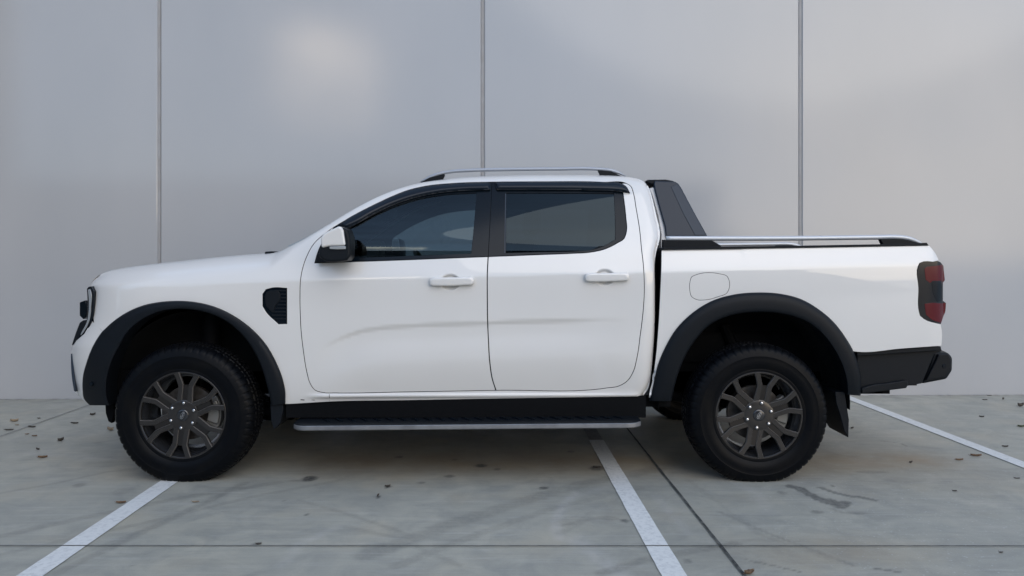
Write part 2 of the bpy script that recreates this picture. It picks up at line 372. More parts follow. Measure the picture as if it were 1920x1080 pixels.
def ground_strip(name, cx, y0, y1, w, mat, z, jit=0, parent=None):
    n = max(2, int(abs(y1 - y0) / .06)); V = []; rr = random.Random(int(cx * 100))
    for k in range(n + 1):
        y = y0 + (y1 - y0) * k / n
        for s_ in (-1, 1): V.append((*rot2(cx + s_ * w / 2 + rr.uniform(-jit, jit), y, WA, (0, 4.5)), z))
    Fc = [(2 * k, 2 * k + 1, 2 * k + 3, 2 * k + 2) for k in range(n)]
    o = mk(name, V, Fc, mat); o['kind'] = 'structure'; return o
ground_strip('parking_line', -1.938, .5, 6.90, .105, M['line'], .004, .0012)
ground_strip('parking_line', .605, .5, 5.32, .100, M['line'], .004, .0012)
ground_strip('parking_line', .605, 5.33, 6.90, .095, M['line_shaded'], .004, .002)
ground_strip('parking_line', 3.125, .5, 6.98, .100, M['line'], .004, .0012)
ground_strip('parking_line', -4.60, .5, 6.87, .105, M['line'], .004, .0012)
M['joint'] = pm('dark_joint', (.035, .036, .036), .9, var=(25, (.12, .12, .11), .45, .7))
M['joint2'] = pm('faint_joint', (.13, .135, .135), .9, var=(12, (.22, .22, .21), .4, .7))
ground_strip('expansion_joint', .882, -6, 7.05, .012, M['joint'], .006, .0015)
ground_strip('expansion_joint', -3.60, -6, 6.95, .008, M['joint2'], .006, .001)
o = mk('expansion_joint', [(-12, 3.352, .006), (12, 3.335, .006), (12, 3.342, .006), (-12, 3.359, .006)], [(0, 1, 2, 3)], M['joint']); o['kind'] = 'structure'

def wallmat():
    m, nt, b = newmat('painted_concrete_panel'); N = nt.nodes.new; L = nt.links.new
    t = N('ShaderNodeTexCoord')
    def noise(sc, det, mp_=None):
        n = N('ShaderNodeTexNoise'); n.inputs['Scale'].default_value = sc; n.inputs['Detail'].default_value = det
        if mp_:
            q = N('ShaderNodeMapping'); q.inputs['Scale'].default_value = mp_; L(t.outputs['Object'], q.inputs[0]); L(q.outputs[0], n.inputs['Vector'])
        else: L(t.outputs['Object'], n.inputs['Vector'])
        return n.outputs['Fac']
    mx = N('ShaderNodeMix'); mx.data_type = 'RGBA'; mx.inputs[6].default_value = (.385, .395, .41, 1); mx.inputs[7].default_value = (.412, .418, .43, 1)
    r = N('ShaderNodeMapRange'); r.inputs[1].default_value = .35; r.inputs[2].default_value = .65; L(noise(.8, 5, (1, 1, .5)), r.inputs[0])
    L(r.outputs[0], mx.inputs[0]); L(mx.outputs[2], b.inputs['Base Color'])
    b.inputs['Roughness'].default_value = .085; b.inputs['Specular IOR Level'].default_value = .60
    pass; r2 = N('ShaderNodeMapRange'); r2.inputs[1].default_value = .3; r2.inputs[2].default_value = .7; r2.inputs[3].default_value = .20; r2.inputs[4].default_value = .30
    bn = N('ShaderNodeBump'); bn.inputs['Strength'].default_value = .03; bn.inputs['Distance'].default_value = .02; L(noise(1.1, 3), bn.inputs['Height']); 
    bn2 = N('ShaderNodeBump'); bn2.inputs['Strength'].default_value = .10; bn2.inputs['Distance'].default_value = .001; L(noise(260, 2), bn2.inputs['Height']); L(bn.outputs[0], bn2.inputs['Normal'])
    L(bn2.outputs[0], b.inputs['Normal'])
    return m
M['wall'] = wallmat()
M['sealant'] = pm('grey_sealant', (.33, .33, .335), .7, var=(8, (.29, .28, .27), .4, .7))
warehouse = empty('warehouse', (0, WALL_Y, 0), 'tall grey painted concrete panel wall of a warehouse behind the white pickup', 'building')
warehouse.rotation_euler = (0, 0, WA)
def wall_joints():
    js = []
    for px, py in ((298, 746.6), (905, 744), (1501, 741.6)):
        d = F * CAM_H / (py - HZ) ; x = (px - CX) / F * d
        # intersect with wall plane
        y = (WALL_Y + 0) ; 
        k = (px - CX) / F                     # ray x = k*y ; wall: y = WALL_Y + x*tan(WA)
        yy = WALL_Y / (1 - k * math.tan(WA)); js.append((k * yy) / math.cos(WA))
    return js
J = wall_joints(); sp_ = (J[2] - J[0]) / 2
edges = [J[0] - 3 * sp_, J[0] - 2 * sp_, J[0] - sp_, J[0], J[1], J[2], J[2] + sp_, J[2] + 2 * sp_, J[2] + 3 * sp_, J[2] + 4 * sp_]
HH = 8.6
for a, b_ in zip(edges[:-1], edges[1:]):
    g = .010; c = .013; mb = MB()
    V = [(a + g, .17, -.05), (a + g, c, -.05), (a + g + c, 0, -.05), (b_ - g - c, 0, -.05), (b_ - g, c, -.05), (b_ - g, .17, -.05)]
    mb.prism(V, [(x, y, HH) for x, y, z in V])
    mb.build('wall_panel', M['wall'], warehouse, ang=20)
for e in edges[1:-1]:
    mb = MB(); mb.box(e - .0115, e + .0115, .0045, .06, -.04, HH - .01); mb.build('joint_sealant', M['sealant'], warehouse)
mb = MB(); mb.box(edges[0], edges[-1], -.03, .22, HH, HH + .12); mb.build('parapet_cap', M['greyplate'], warehouse)
mb = MB(); mb.box(edges[0], edges[-1], .18, 12, -.02, HH - .3); mb.build('building_core', M['greyplate'], warehouse)

# building across the yard (behind the camera; seen in the paint and glass reflections)
M['ob_wall'] = pm('opposite_wall_paint', (.20, .195, .185), .7, var=(1, (.25, .24, .225), .4, .6))
M['ob_dark'] = pm('opposite_cladding_charcoal', (.03, .035, .04), .5)
M['ob_olive'] = pm('opposite_door_olive', (.10, .10, .035), .6)
opp = empty('opposite_building', (0, -13, 0), 'low charcoal and olive warehouse across the yard, mirrored in the truck windows', 'building')
mb = MB(); mb.box(-26, 8.3, -10, 0, 0, 3.5); mb.build('wall', M['ob_wall'], opp)
mb = MB(); mb.box(-26.1, 8.4, -10, .15, 3.5, 4.0); mb.build('parapet', M['ob_dark'], opp)
mb = MB(); mb.prism([(8.4, -2, 0), (12.5, -2, 0), (8.4, -2, 2.9)], [(8.4, -5, 0), (12.5, -5, 0), (8.4, -5, 2.9)]); mb.build('reflection_wedge', M['ob_wall'], opp)  # added unseen wedge, slants the edge of the reflection on the bed side
for k in range(6):
    mb = MB(); x = -23 + k * 5.0; mb.box(x, x + 3.2, -.05, .06, 0, 2.9); mb.build('roller_door', M['ob_dark'] if k % 2 else M['ob_olive'], opp)

M['blocker_grey'] = pm('light_blocker_paint', (.16, .17, .185), .8, var=(1, (.19, .20, .21), .4, .6))
blocker = empty('light_blocker', (-8.3, 3, 0), 'added unseen wing closing the yard, left of the concrete wall', 'building')  # added out of view to block sky light from the wall's left end
mb = MB(); mb.box(-3, 0, -2.6, 4.0, 0, 12); mb.build('wall', M['blocker_grey'], blocker)
mb = MB(); mb.box(-3.05, .06, -2.66, 3.9, 12, 12.15); mb.build('parapet_cap', M['greyplate'], blocker)
# ================================================================== THE PICKUP TRUCK
YC = 5.277
truck = empty('pickup_truck', (0, YC, 0), 'white dual cab pickup truck with black flares, parked side on across the bay lines', 'pickup truck')
def L3(px, py, w):                       # point of the truck seen at photo pixel (px,py) on the plane w metres left of its centre
    d = YC - w; return ((px - CX) / F * d, CAM_H - (py - HZ) / F * d)

TOP = [(168, 541, .76, .03), (173, 527, .76, .05), (187, 515.5, .75, .08), (209, 507.5, .74, .10), (250, 500.5, .73, .12), (298, 494.5, .72, .13), (387, 485, .71, .135), (450, 479, .71, .13), (498, 475.5, .71, .12), (522, 472.5, .73, .11), (535, 467, .76, .09), (547, 460.5, .79, .07),
       (560, 454, .81, .045), (588, 438, .815, .035), (618, 420, .80, .035), (647, 402, .78, .035), (677, 385, .758, .035), (707, 370, .735, .035), (736, 358, .71, .035), (766, 348.5, .685, .035), (795, 342, .66, .038), (831, 337, .635, .04), (880, 332.5, .62, .045), (960, 329.5, .61, .045), (1040, 328.5, .61, .045), (1121, 329, .61, .045), (1160, 330.5, .62, .045), (1180, 332.5, .635, .045), (1195, 335.5, .655, .042), (1208, 341, .68, .038), (1215, 349, .70, .03)]
_tx, _tz, _tw, _tb = [], [], [], []
for px, py, w, b_ in TOP:
    x, z = L3(px, py, w); _tx.append(x); _tz.append(z); _tw.append(w); _tb.append(b_)
f_zt = pchip(_tx, _tz); f_wt = pchip(_tx, _tw); f_b = pchip(_tx, _tb)
XT0, XT1 = _tx[0], _tx[-1]
f_low = pchip([-.85, -.78, -.72, -.66, -.58, -.48, -.36, -.22, -.10, 0], [.84, .870, .893, .908, .920, .929, .936, .9405, .9415, .940])
_fr = [(500, 196), (515, 187), (527, 175), (536, 170), (560, 168), (600, 160), (625, 148), (650, 134.5), (667, 132.5), (700, 135), (736, 140), (751, 143), (762, 145)]
_fz = [L3(p, q, .79)[1] for q, p in _fr]; _fx = [L3(p, q, .79)[0] for q, p in _fr]; f_xf = pchip(_fz, _fx)
_cr = [(335, 1195), (341, 1208), (350, 1215), (362, 1220), (385, 1226), (407, 1231), (434, 1237), (448, 1236.5), (468, 1231), (484, 1228), (540, 1227.5), (590, 1227.5), (611, 1227), (660, 1224), (710, 1219.5), (732, 1212), (741, 1205)]
_rz = []; _rx = []
for q, p in _cr:
    w = .90 if q > 440 else .90 - (440 - q) / 100 * .2
    x, z = L3(p, q, w); _rz.append(z); _rx.append(x)
f_xr = pchip(_rz, _rx)
_cz = [(590, 662), (600, 652), (625, 637), (650, 626), (680, 616.5), (720, 610.5), (760, 607.5), (915, 601.5), (1040, 597.5), (1130, 595), (1200, 593)]
f_zc = pchip([L3(p, q, .94)[0] for p, q in _cz], [L3(p, q, .94)[1] for p, q in _cz])
cups = [L3(844, 529, .94) + (.062, .050), L3(1134, 520, .94) + (.062, .050)]
vent_c = L3(513, 574, .94)
def W(x, z, roll=True):
    x = np.asarray(x, float); z = np.asarray(z, float)
    zs = 1.114 + (x + 2.29) * (.109 / 4.58); dz = z - zs
    s = .5 * (dz + np.sqrt(dz * dz + .014**2)); dl = dz - s
    w = f_low(dl) - .27 * s
    g_ = z - 1.285; g = .5 * (g_ + np.sqrt(g_ * g_ + .02**2)); cab = 1 - sstep(x, 1.30, 1.32)
    w = w - cab * (.10 * g + .24 * g * g)
    # door sculpture
    zc = f_zc(x); u = zc - z
    amp = sstep(x, -1.13, -.88) * (1 - sstep(x, .25, .72))
    dip = sstep(u, -.003, .030) * (1 - sstep(u, .05, .235))
    w = w - .0105 * amp * dip
    amp2 = sstep(x, -1.16, -.80) * (1 - sstep(x, .55, .86))
    w = w + amp2 * (.010 * sstep(u, .045, .205) - .022 * sstep(u, .195, .44))
    # crease low on the doors and rounded sill
    inb = sstep(x, -1.20, -1.05) * (1 - sstep(x, .80, .88))
    w = w + .012 * inb * np.exp(-((z - .480 - .004 * x) / .012)**2)
    # front fender swell over the arch
    w = w + .010 * np.exp(-((x + 1.87) / .42)**2 - ((z - .98) / .12)**2)
    for cx, cz, rx, rz in cups:
        w = w - .015 * (1 - sstep(np.hypot((x - cx) / rx, (z - cz) / rz), .62, 1.0))
    # nose and tail in plan
    k = np.clip((f_xf(z) + .40 - x) / .44, 0, .985); w = w - .26 * (1 - np.sqrt(1 - k * k))
    k = np.clip((x - 2.345) / .135, 0, .97); w = w - .060 * (1 - np.sqrt(1 - k * k))
    dx = f_xr(z) - x; k = np.clip(1 - dx / .075, 0, .985) * (dx > -.012); w = w - .035 * (1 - np.sqrt(1 - k * k))
    if roll:
        zt = f_zt(x); b_ = f_b(x); wt = f_wt(x); t = np.clip((z - zt + b_) / b_, 0, 1)
        r_ = wt + (w - wt) * np.maximum(1 - t**2.1, 0)**.52
        w = np.where((x < XT1 + .02) & (t > 0), np.minimum(r_, w), w)
    return w
def onsurf(px, py, off=0.0):
    w = .93
    for _ in range(40):
        x, z = L3(px, py, w + off); w = .5 * w + .5 * float(W(x, z))
    return x, z
def catmull(pts, closed=True, step=5.0, ang=38):
    n = len(pts); P = [np.array(p, float) for p in pts]; out = []
    def corner(i):
        if not closed and (i == 0 or i == n - 1): return True
        a = P[i] - P[i - 1]; b_ = P[(i + 1) % n] - P[i]
        c = np.dot(a, b_) / (np.linalg.norm(a) * np.linalg.norm(b_) + 1e-9)
        return c < math.cos(R(ang))
    cr = [corner(i) for i in range(n)]
    def tan(i):
        a = P[i] - P[i - 1]; b_ = P[(i + 1) % n] - P[i]; la = np.linalg.norm(a); lb = np.linalg.norm(b_)
        return (a / la * lb + b_ / lb * la) / (la + lb)      # unit-speed tangent
    for i in range(n if closed else n - 1):
        j = (i + 1) % n; d = P[j] - P[i]; l = np.linalg.norm(d)
        ti = d / l if cr[i] else tan(i); tj = d / l if cr[j] else tan(j)
        m = max(1, int(round(l / step)))
        for k in range(m):
            t = k / m; h00 = 2 * t**3 - 3 * t * t + 1; h10 = t**3 - 2 * t * t + t; h01 = 1 - h00; h11 = t**3 - t * t
            out.append(tuple(h00 * P[i] + h10 * l * ti + h01 * P[j] + h11 * l * tj))
    if not closed: out.append(tuple(P[-1]))
    return out
def inside(px, pz, poly):
    c = np.zeros(px.shape, bool); n = len(poly)
    for i in range(n):
        x0, z0 = poly[i]; x1, z1 = poly[i - 1]
        m = ((z0 > pz) != (z1 > pz)); 
        with np.errstate(divide='ignore', invalid='ignore'):
            xi = (x1 - x0) * (pz - z0) / (z1 - z0 + 1e-15) + x0
        c ^= m & (px < xi)
    return c
def area(p): return .5 * sum(p[i - 1][0] * p[i][1] - p[i][0] * p[i - 1][1] for i in range(len(p)))
def shrink(poly, d):
    if area(poly) < 0: poly = poly[::-1]
    n = len(poly); out = []
    for i in range(n):
        a = np.array(poly[i - 1]); b_ = np.array(poly[i]); c = np.array(poly[(i + 1) % n])
        e1 = b_ - a; e2 = c - b_; e1 = e1 / (np.linalg.norm(e1) + 1e-12); e2 = e2 / (np.linalg.norm(e2) + 1e-12)
        n1 = np.array([-e1[1], e1[0]]); n2 = np.array([-e2[1], e2[0]]); m = n1 + n2; k = np.dot(m, n1)
        m = m / max(k, .5); out.append(tuple(b_ + m * d))
    return out
def wnorm(x, z, roll=True):
    e = .0012
    wx = (W(x + e, z, roll) - W(x - e, z, roll)) / (2 * e); wz = (W(x, z + e, roll) - W(x, z - e, roll)) / (2 * e)
    n = np.stack([-wx, np.ones_like(wx), -wz], 1)           # in (x, w, z)
    return n / np.linalg.norm(n, axis=1)[:, None]
ndark = {}
def sheet(outline, holes=(), grid=.018, off=0.0, gap=0.0, rim=.020, extra=None, wfun=None, edge=True):
    """outline/holes: (x,z) polygons -> V (x,w,z), F, N.  Surface follows W(x,z)+off; border turned in by rim."""
    wf = wfun or (lambda x, z: W(x, z) + off)
    out = shrink(outline, gap) if gap else (outline if area(outline) > 0 else outline[::-1])
    hs = [shrink(h, -gap) if gap else h for h in holes]
    pts = []; ed = []
    for poly in [out] + hs:
        k = len(pts); pts += list(poly); m = len(poly); ed += [(k + i, k + (i + 1) % m) for i in range(m)]
    A_ = np.array(out); x0, z0 = A_.min(0); x1, z1 = A_.max(0)
    gx = np.arange(math.ceil(x0 / grid), math.floor(x1 / grid) + 1) * grid; gz = np.arange(math.ceil(z0 / grid), math.floor(z1 / grid) + 1) * grid
    X, Z = np.meshgrid(gx, gz); Z = Z.copy(); X = X + (np.arange(len(gz)) % 2)[:, None] * grid * .5
    X = X.ravel(); Z = Z.ravel()
    if extra is not None: X = np.concatenate([X, extra[0]]); Z = np.concatenate([Z, extra[1]])
    ok = inside(X, Z, out)
    for h in hs: ok &= ~inside(X, Z, h)
    X = X[ok]; Z = Z[ok]
    # keep clear of the borders
    D = np.full(X.shape, 1e9)
    for poly in [out] + hs: D = np.minimum(D, segdist(X, Z, list(poly) + [poly[0]]))
    lim = .35 * grid if extra is None else .0012
    ok = D > lim; X = X[ok]; Z = Z[ok]
    allp = [Vector(p) for p in pts] + [Vector((a, b_)) for a, b_ in zip(X, Z)]
    vv, ee, ff, ov, oe, of = geometry.delaunay_2d_cdt(allp, ed, [], 0, 1e-6)
    VX = np.array([v[0] for v in vv]); VZ = np.array([v[1] for v in vv]); ff = [tuple(f) for f in ff]
    fa = np.array(ff); cxx = VX[fa].mean(1); czz = VZ[fa].mean(1); ok = inside(cxx, czz, out)
    for h in hs: ok &= ~inside(cxx, czz, h)
    ff = [f for f, o_ in zip(ff, ok) if o_]
    used = sorted({i for f in ff for i in f}); mp_ = {u: i for i, u in enumerate(used)}
    VX = VX[used]; VZ = VZ[used]; ff = [tuple(mp_[i] for i in f) for f in ff]
    VW = wf(VX, VZ)
    if wfun is None: N = wnorm(VX, VZ)
    else:
        e = .0012; wx = (wf(VX + e, VZ) - wf(VX - e, VZ)) / (2 * e); wz = (wf(VX, VZ + e) - wf(VX, VZ - e)) / (2 * e)
        N = np.stack([-wx, np.ones_like(wx), -wz], 1); N /= np.linalg.norm(N, axis=1)[:, None]
    # CDT gives CCW in (x,z): fine for outward (+w -> -y)
    V = [(a, b_, c) for a, b_, c in zip(VX, VW, VZ)]; N = [tuple(n) for n in N]
    if edge:
        cnt = {}
        for f in ff:
            for a, b_ in ((f[0], f[1]), (f[1], f[2]), (f[2], f[0])):
                cnt[(a, b_)] = 1
        be = [(a, b_) for (a, b_) in cnt if (b_, a) not in cnt]
        acc = {}
        for a, b_ in be:
            d = np.array([V[b_][0] - V[a][0], V[b_][2] - V[a][2]]); l = np.linalg.norm(d) + 1e-12; nn = np.array([d[1], -d[0]]) / l   # outward in (x,z)
            for q in (a, b_): acc.setdefault(q, np.zeros(2)); acc[q] = acc[q] + nn
        r1, r2 = {}, {}
        for q, nn in acc.items():
            nn = nn / (np.linalg.norm(nn) + 1e-9); x, w, z = V[q]; n0 = np.array(N[q]); o3 = np.array([nn[0], 0, nn[1]])
            nm = n0 * .75 + o3 * .65; nm /= np.linalg.norm(nm)
            r1[q] = len(V); V.append((x + nn[0] * .0012, w - .0014, z + nn[1] * .0012)); N.append(tuple(nm))
            r2[q] = len(V); V.append((x + nn[0] * .0016, w - rim, z + nn[1] * .0016)); N.append(tuple(o3))
        for a, b_ in be:
            ff.append((b_, a, r1[a], r1[b_])); ff.append((r1[b_], r1[a], r2[a], r2[b_]))
    sheet.last = None
    if edge: ndark[id(V)] = (V, len(be))
    return V, ff, N
def to_side(V, Fc, N, side):
    V2 = [(x, -w * side, z) for x, w, z in V]; N2 = [(a, -b_ * side, c) for a, b_, c in N] if N is not None else None
    F2 = [tuple(f) for f in Fc] if side > 0 else [tuple(reversed(f)) for f in Fc]
    return V2, F2, N2
def obj_side(name, S, mat, parent, side):
    V, Fc, N = to_side(*S, side); nd = ndark.get(id(S[0]), (None, 0))[1]
    I = [0] * len(Fc)
    for q in range(nd): I[len(Fc) - 1 - 2 * q] = 1
    return mk(name, V, Fc, [mat, M['dark']], parent, N, midx=I)
def outl(pts, step=5, ang=38, off=0.0):
    return [onsurf(p, q, off) for p, q in catmull(pts, True, step, ang)]

# ---- outlines in photo pixels
FL_OUT = [(191, 622), (213, 602), (235.6, 586.7), (266.7, 573), (298, 566.3), (333, 564), (369, 566.7), (404, 575.6), (440, 593), (475.6, 620), (498, 645), (518, 680), (530, 711), (534.7, 733), (535, 757)]
FL_IN = [(226, 645), (238, 626), (253, 610), (273, 596), (298, 585), (333, 579.5), (369, 582), (404, 592), (436, 611), (464, 640), (482, 670), (495, 703), (502, 730), (506, 745), (508, 760)]
FB_OUT = [(168, 760), (157.5, 748), (154.7, 730), (155.5, 705), (162, 680), (170, 658), (179, 640), (191, 622)]
FB_IN = [(205, 760), (201, 748), (199, 730), (200, 712), (204, 694), (210, 676), (217, 661), (226, 645)]
RL_OUT = [(1218, 752), (1224.4, 723.5), (1234.6, 681), (1249, 648), (1269, 615.5), (1298, 587), (1334, 564.6), (1375, 552.4), (1420, 548.3), (1465, 551), (1501.4, 560.5), (1534, 579), (1562.5, 603), (1585, 632), (1601, 660), (1611, 689), (1615, 717), (1613.4, 742)]
RL_IN = [(1259, 752), (1264, 728), (1273, 697), (1288, 662), (1306, 635), (1330, 610), (1362, 594), (1393, 587), (1425, 585), (1457, 587), (1490, 594), (1520, 608), (1544, 629), (1562, 653), (1575, 677), (1584, 702), (1588, 724), (1588, 740)]
def resamp(pts, n):
    p = catmull(pts, False, 2.0, 60); P = np.array(p); s = np.concatenate([[0], np.cumsum(np.hypot(*np.diff(P, axis=0).T))]); t = np.linspace(0, s[-1], n)
    return np.stack([np.interp(t, s, P[:, 0]), np.interp(t, s, P[:, 1])], 1)
def mid(a, b_, t=.45, n=40):
    A_ = resamp(a, n); B = resamp(b_, n); return [tuple(p) for p in A_ * (1 - t) + B * t]
fmid = mid(FL_OUT, FL_IN); fbmid = mid(FB_OUT, FB_IN, .3, 20); rmid = mid(RL_OUT, RL_IN)

D1 = [(601.5, 443.7), (588, 457), (576, 478), (567.4, 501.5), (563, 525), (562, 552), (562.5, 590), (564, 619), (568.5, 659), (575, 698), (581, 719), (590, 731.5), (606.7, 736.6), (630, 737.2), (760, 735.3), (930, 732.3), (923, 710.5), (918.3, 679), (915.8, 639), (914.2, 600), (913.7, 560), (913.7, 512), (915.3, 481), (922.5, 341), (855, 343), (795.6, 349), (766, 356), (736, 367.5), (707, 381), (677, 396), (647, 413), (618, 431)]
D2 = [(915.3, 481), (913.7, 512), (913.7, 560), (914.2, 600), (915.8, 639), (918.3, 679), (923, 710.5), (930, 732.3), (1137, 728), (1161, 724), (1177, 714), (1187, 698.6), (1194.6, 671), (1200.5, 631), (1206, 585), (1208.3, 550), (1208, 520), (1206.5, 495), (1203.6, 470.5), (1199.4, 429), (1192.5, 387), (1188, 362), (1183, 349), (1174, 343.5), (1130, 341.5), (1019, 340.5), (922.5, 341)]
B1 = [(590.5, 492.8), (647, 491), (736, 488), (840, 484), (915.3, 481), (922.5, 341), (855, 343), (795.6, 349), (766, 356), (736, 367.5), (707, 381), (677, 396), (647, 413), (625, 427), (608, 449), (596, 473)]
B2 = [(915.3, 481), (1019, 477), (1070, 475), (1108, 472.5), (1130, 468), (1158, 455), (1170, 447), (1174, 436), (1173, 405), (1168, 362), (1166, 343.5), (1130, 341.5), (1019, 340.5), (922.5, 341)]
G1 = [(652, 432), (672, 419), (704, 402), (736, 388.5), (766, 378), (795, 371), (830, 366), (893, 362), (888.5, 420), (883, 475), (800, 478.5), (700, 482), (656, 483.5), (648, 470), (647, 445)]
G2 = [(949.4, 362), (1040, 362), (1151, 363), (1153, 405), (1153.6, 449), (1130, 462), (1108, 468.5), (1080, 471), (1019, 472.3), (949, 474)]
BODY_TOPPX = [p for p in TOP]
d1 = outl(D1); d2 = outl(D2); b1 = outl(B1); b2 = outl(B2); g1 = outl(G1); g2 = outl(G2)
# body side outline: top edge exactly on the roll line
tx = np.linspace(XT0, XT1, 170); top_xz = [(float(a), float(f_zt(a)) - .0004) for a in tx]
rear_px = [(1218, 356), (1220, 362), (1226, 385), (1231, 407), (1237, 434), (1236.5, 448), (1231, 468), (1228, 484), (1227.5, 540), (1227.5, 590), (1227, 611), (1224, 660), (1219.5, 705), (1215, 728), (1205, 743), (1060, 745), (900, 747.5), (760, 750), (619, 752.5), (560, 756), (541, 757), (530, 757)]
rear_xz = [onsurf(*p) for p in catmull(rear_px, False, 6)]
arch_xz = [onsurf(*p) for p in fmid[::-1]]
nose_xz = [onsurf(*p) for p in catmull([(192, 620), (183, 612), (176.5, 606), (175, 590), (175.5, 560), (175, 546)], False, 5)]
body_out = top_xz + rear_xz + arch_xz + nose_xz
ex, ez = [], []
for a in np.linspace(XT0, XT1, 330):
    zt = float(f_zt(a)); b_ = float(f_b(a))
    for q in (.0025, .006, .011, .018, .027, .037, .05, .065, .08, .10, .12):
        if q < b_ * 1.1: ex.append(a); ez.append(zt - q)
# union of doors as the hole
dl = [p for p in D1 if p[1] > 0]
UN = D1[:16] + D2[8:26] + D1[23:]
un = outl(UN)
vent_px = [(511, 538.7), (538.7, 539.5), (538.7, 608), (522, 608.5), (498, 585), (491.6, 574), (491.6, 551), (498, 542)]
vent = outl(vent_px, 4, 20)
rr_ = [onsurf(*p) for p in catmull([p for p in rear_px if p[1] < 742], False, 3)]
for x, z in rr_:
    for q in (.003, .007, .012, .019, .028, .04, .055, .072): ex.append(x - q); ez.append(z)
S_body = sheet(body_out, [shrink(un, -.0022), vent], .018, extra=(np.array(ex), np.array(ez)), rim=.03)
bump_px = [(176.5, 606.5), (184, 613), (191, 620)] + fbmid[::-1] + [(168, 759), (157, 751), (147, 742), (141, 736.5), (137, 712), (134.5, 690), (133, 667), (134.5, 648), (144, 638), (158, 626), (165, 614), (171.7, 600)]
bump = [onsurf(*p) for p in bump_px]
S_bump = sheet(bump, [], .018, gap=.0015)
bed_px = [(1240.7, 468), (1500, 464.5), (1742, 460.5), (1748, 467), (1755, 477), (1760, 487), (1757, 489), (1732, 490), (1724, 493), (1721, 499), (1722, 540), (1723, 585), (1725, 592), (1732, 598), (1764, 608.5), (1766, 620), (1765.5, 648), (1690, 653.5), (1607, 659.5)] + rmid[::-1][6:] + [(1217, 745), (1218, 738), (1228.5, 681), (1234.6, 615.5), (1238.5, 542), (1240.3, 500)]
bed_o = outl(bed_px, 8)
flap_px = [(1306, 514.5), (1352, 513.5), (1363, 517), (1368, 527), (1368, 540), (1364, 549), (1345, 557.5), (1322, 563), (1307, 562.5), (1296, 556), (1293, 545), (1293, 530), (1297, 518.5)]
flap = outl(flap_px, 4, 50)
S_bed = sheet(bed_o, [flap], .018, gap=.001)
S_flap = sheet(flap, [], .012, gap=.0042, rim=.01)

def minus(outer, inner, grid, gap, **k):   # outer outline with the black area cut out; they share their top border
    A_ = shrink(outer, gap); return A_
def door_white(outer_px, inner_px):
    return outl(outer_px)
# white skin of the doors is what lies outside the black window surround
W1 = D1[:22] + [(915.3, 481), (840, 484), (736, 488), (647, 491), (590.5, 492.8), (596, 473), (608, 449), (625, 427), (618, 431)]
W2 = D2[:24] + [(1166, 343.5), (1168, 362), (1173, 405), (1174, 436), (1170, 447), (1158, 455), (1130, 468), (1108, 472.5), (1070, 475), (1019, 477)]
cpx, cpz = [], []
for cx_, cz_, rx_, rz_ in cups:
    gx_, gz_ = np.meshgrid(np.arange(-.07, .0701, .0045), np.arange(-.058, .0581, .0045)); cpx.append((cx_ + gx_).ravel() + .0007); cpz.append((cz_ + gz_).ravel() + .0009)
cup_ex = (np.concatenate(cpx), np.concatenate(cpz))
S_w1 = sheet(outl(W1), [], .016, gap=.0042, extra=cup_ex); S_w2 = sheet(outl(W2), [], .016, gap=.0042, extra=cup_ex)
S_b1 = sheet(b1, [g1], .016, off=-.002, gap=.0022, rim=.02); S_b2 = sheet(b2, [g2], .016, off=-.002, gap=.0022, rim=.02)
wglass = lambda x, z: W(x, z) - .008 - 1.0 * np.clip(1.45 - z, 0, 1)**2
S_g1 = sheet(g1, [], .02, wfun=wglass, gap=-.006, edge=False); S_g2 = sheet(g2, [], .02, wfun=wglass, gap=-.006, edge=False)
V1 = [(637, 421), (650, 411.5), (677, 396.5), (707, 381.5), (736, 368), (766, 356.5), (795.6, 349.5), (855, 343.5), (919, 341.5), (919, 356), (870, 357.5), (825, 361.5), (781, 370), (736, 385), (700, 402), (668, 420), (650, 428)]
V2 = [(927, 341.5), (1019, 340.5), (1130, 341.5), (1164, 344), (1173, 349), (1181, 362), (1160, 359), (1100, 356.5), (1019, 355.5), (931, 355.5)]
def visor(px, side, parent):
    o_ = outl(px, 5, 30)
    zc_ = {}
    pts = np.array(o_)
    def wf(x, z):
        x = np.asarray(x); z = np.asarray(z)
        D = segdist(x, z, o_ + [o_[0]]); h = .022 * np.sqrt(np.clip(D / .022, 0, 1) * (2 - np.clip(D / .022, 0, 1)))
        return W(x, z, False) + .006 + h
    S = sheet(o_, [], .006, wfun=wf, rim=.012)
    return obj_side('window_visor', S, M['visor'], parent, side)

# inner dark shell behind the gaps
def shell(side):
    o_ = body_out
    S = sheet(shrink(o_, .012), [outl([(608, 478), (640, 425), (736, 376), (820, 350), (915, 348), (905, 484), (608, 491)], 8), outl([(930, 348), (1160, 350), (1166, 440), (1105, 470), (930, 478)], 8)], .06, off=-.022, edge=False)
    return obj_side('inner_shell', S, M['dark'], body, side)

# ------------------------------------------------ body with roof, nose, pillars
def joinS(parts):
    V, Fc, N, I = [], [], [], []
    for (v, f, n), i in parts:
        k = len(V); V += list(v); Fc += [tuple(a + k for a in q) for q in f]; N += list(n); I += [i] * len(f)
    return V, Fc, N, I
def span_grid(curve, crown, fwd=0.0, n=24, p=2.0):
    """surface across the truck from the near top curve [(x,w,z)] to its mirror; crown in z, bow in x"""
    V = []; m = len(curve)
    cr = crown if callable(crown) else (lambda i: crown); fw = fwd if callable(fwd) else (lambda i: fwd)
    for i, (x, w, z) in enumerate(curve):
        for k in range(n + 1):
            s = 1 - 2 * k / n
            q = 1 - abs(s)**p; V.append((x - fw(i) * q, -w * s, z + cr(i) * q))
    Fc = [(i * (n + 1) + k, i * (n + 1) + k + 1, (i + 1) * (n + 1) + k + 1, (i + 1) * (n + 1) + k) for i in range(m - 1) for k in range(n)]
    return V, Fc
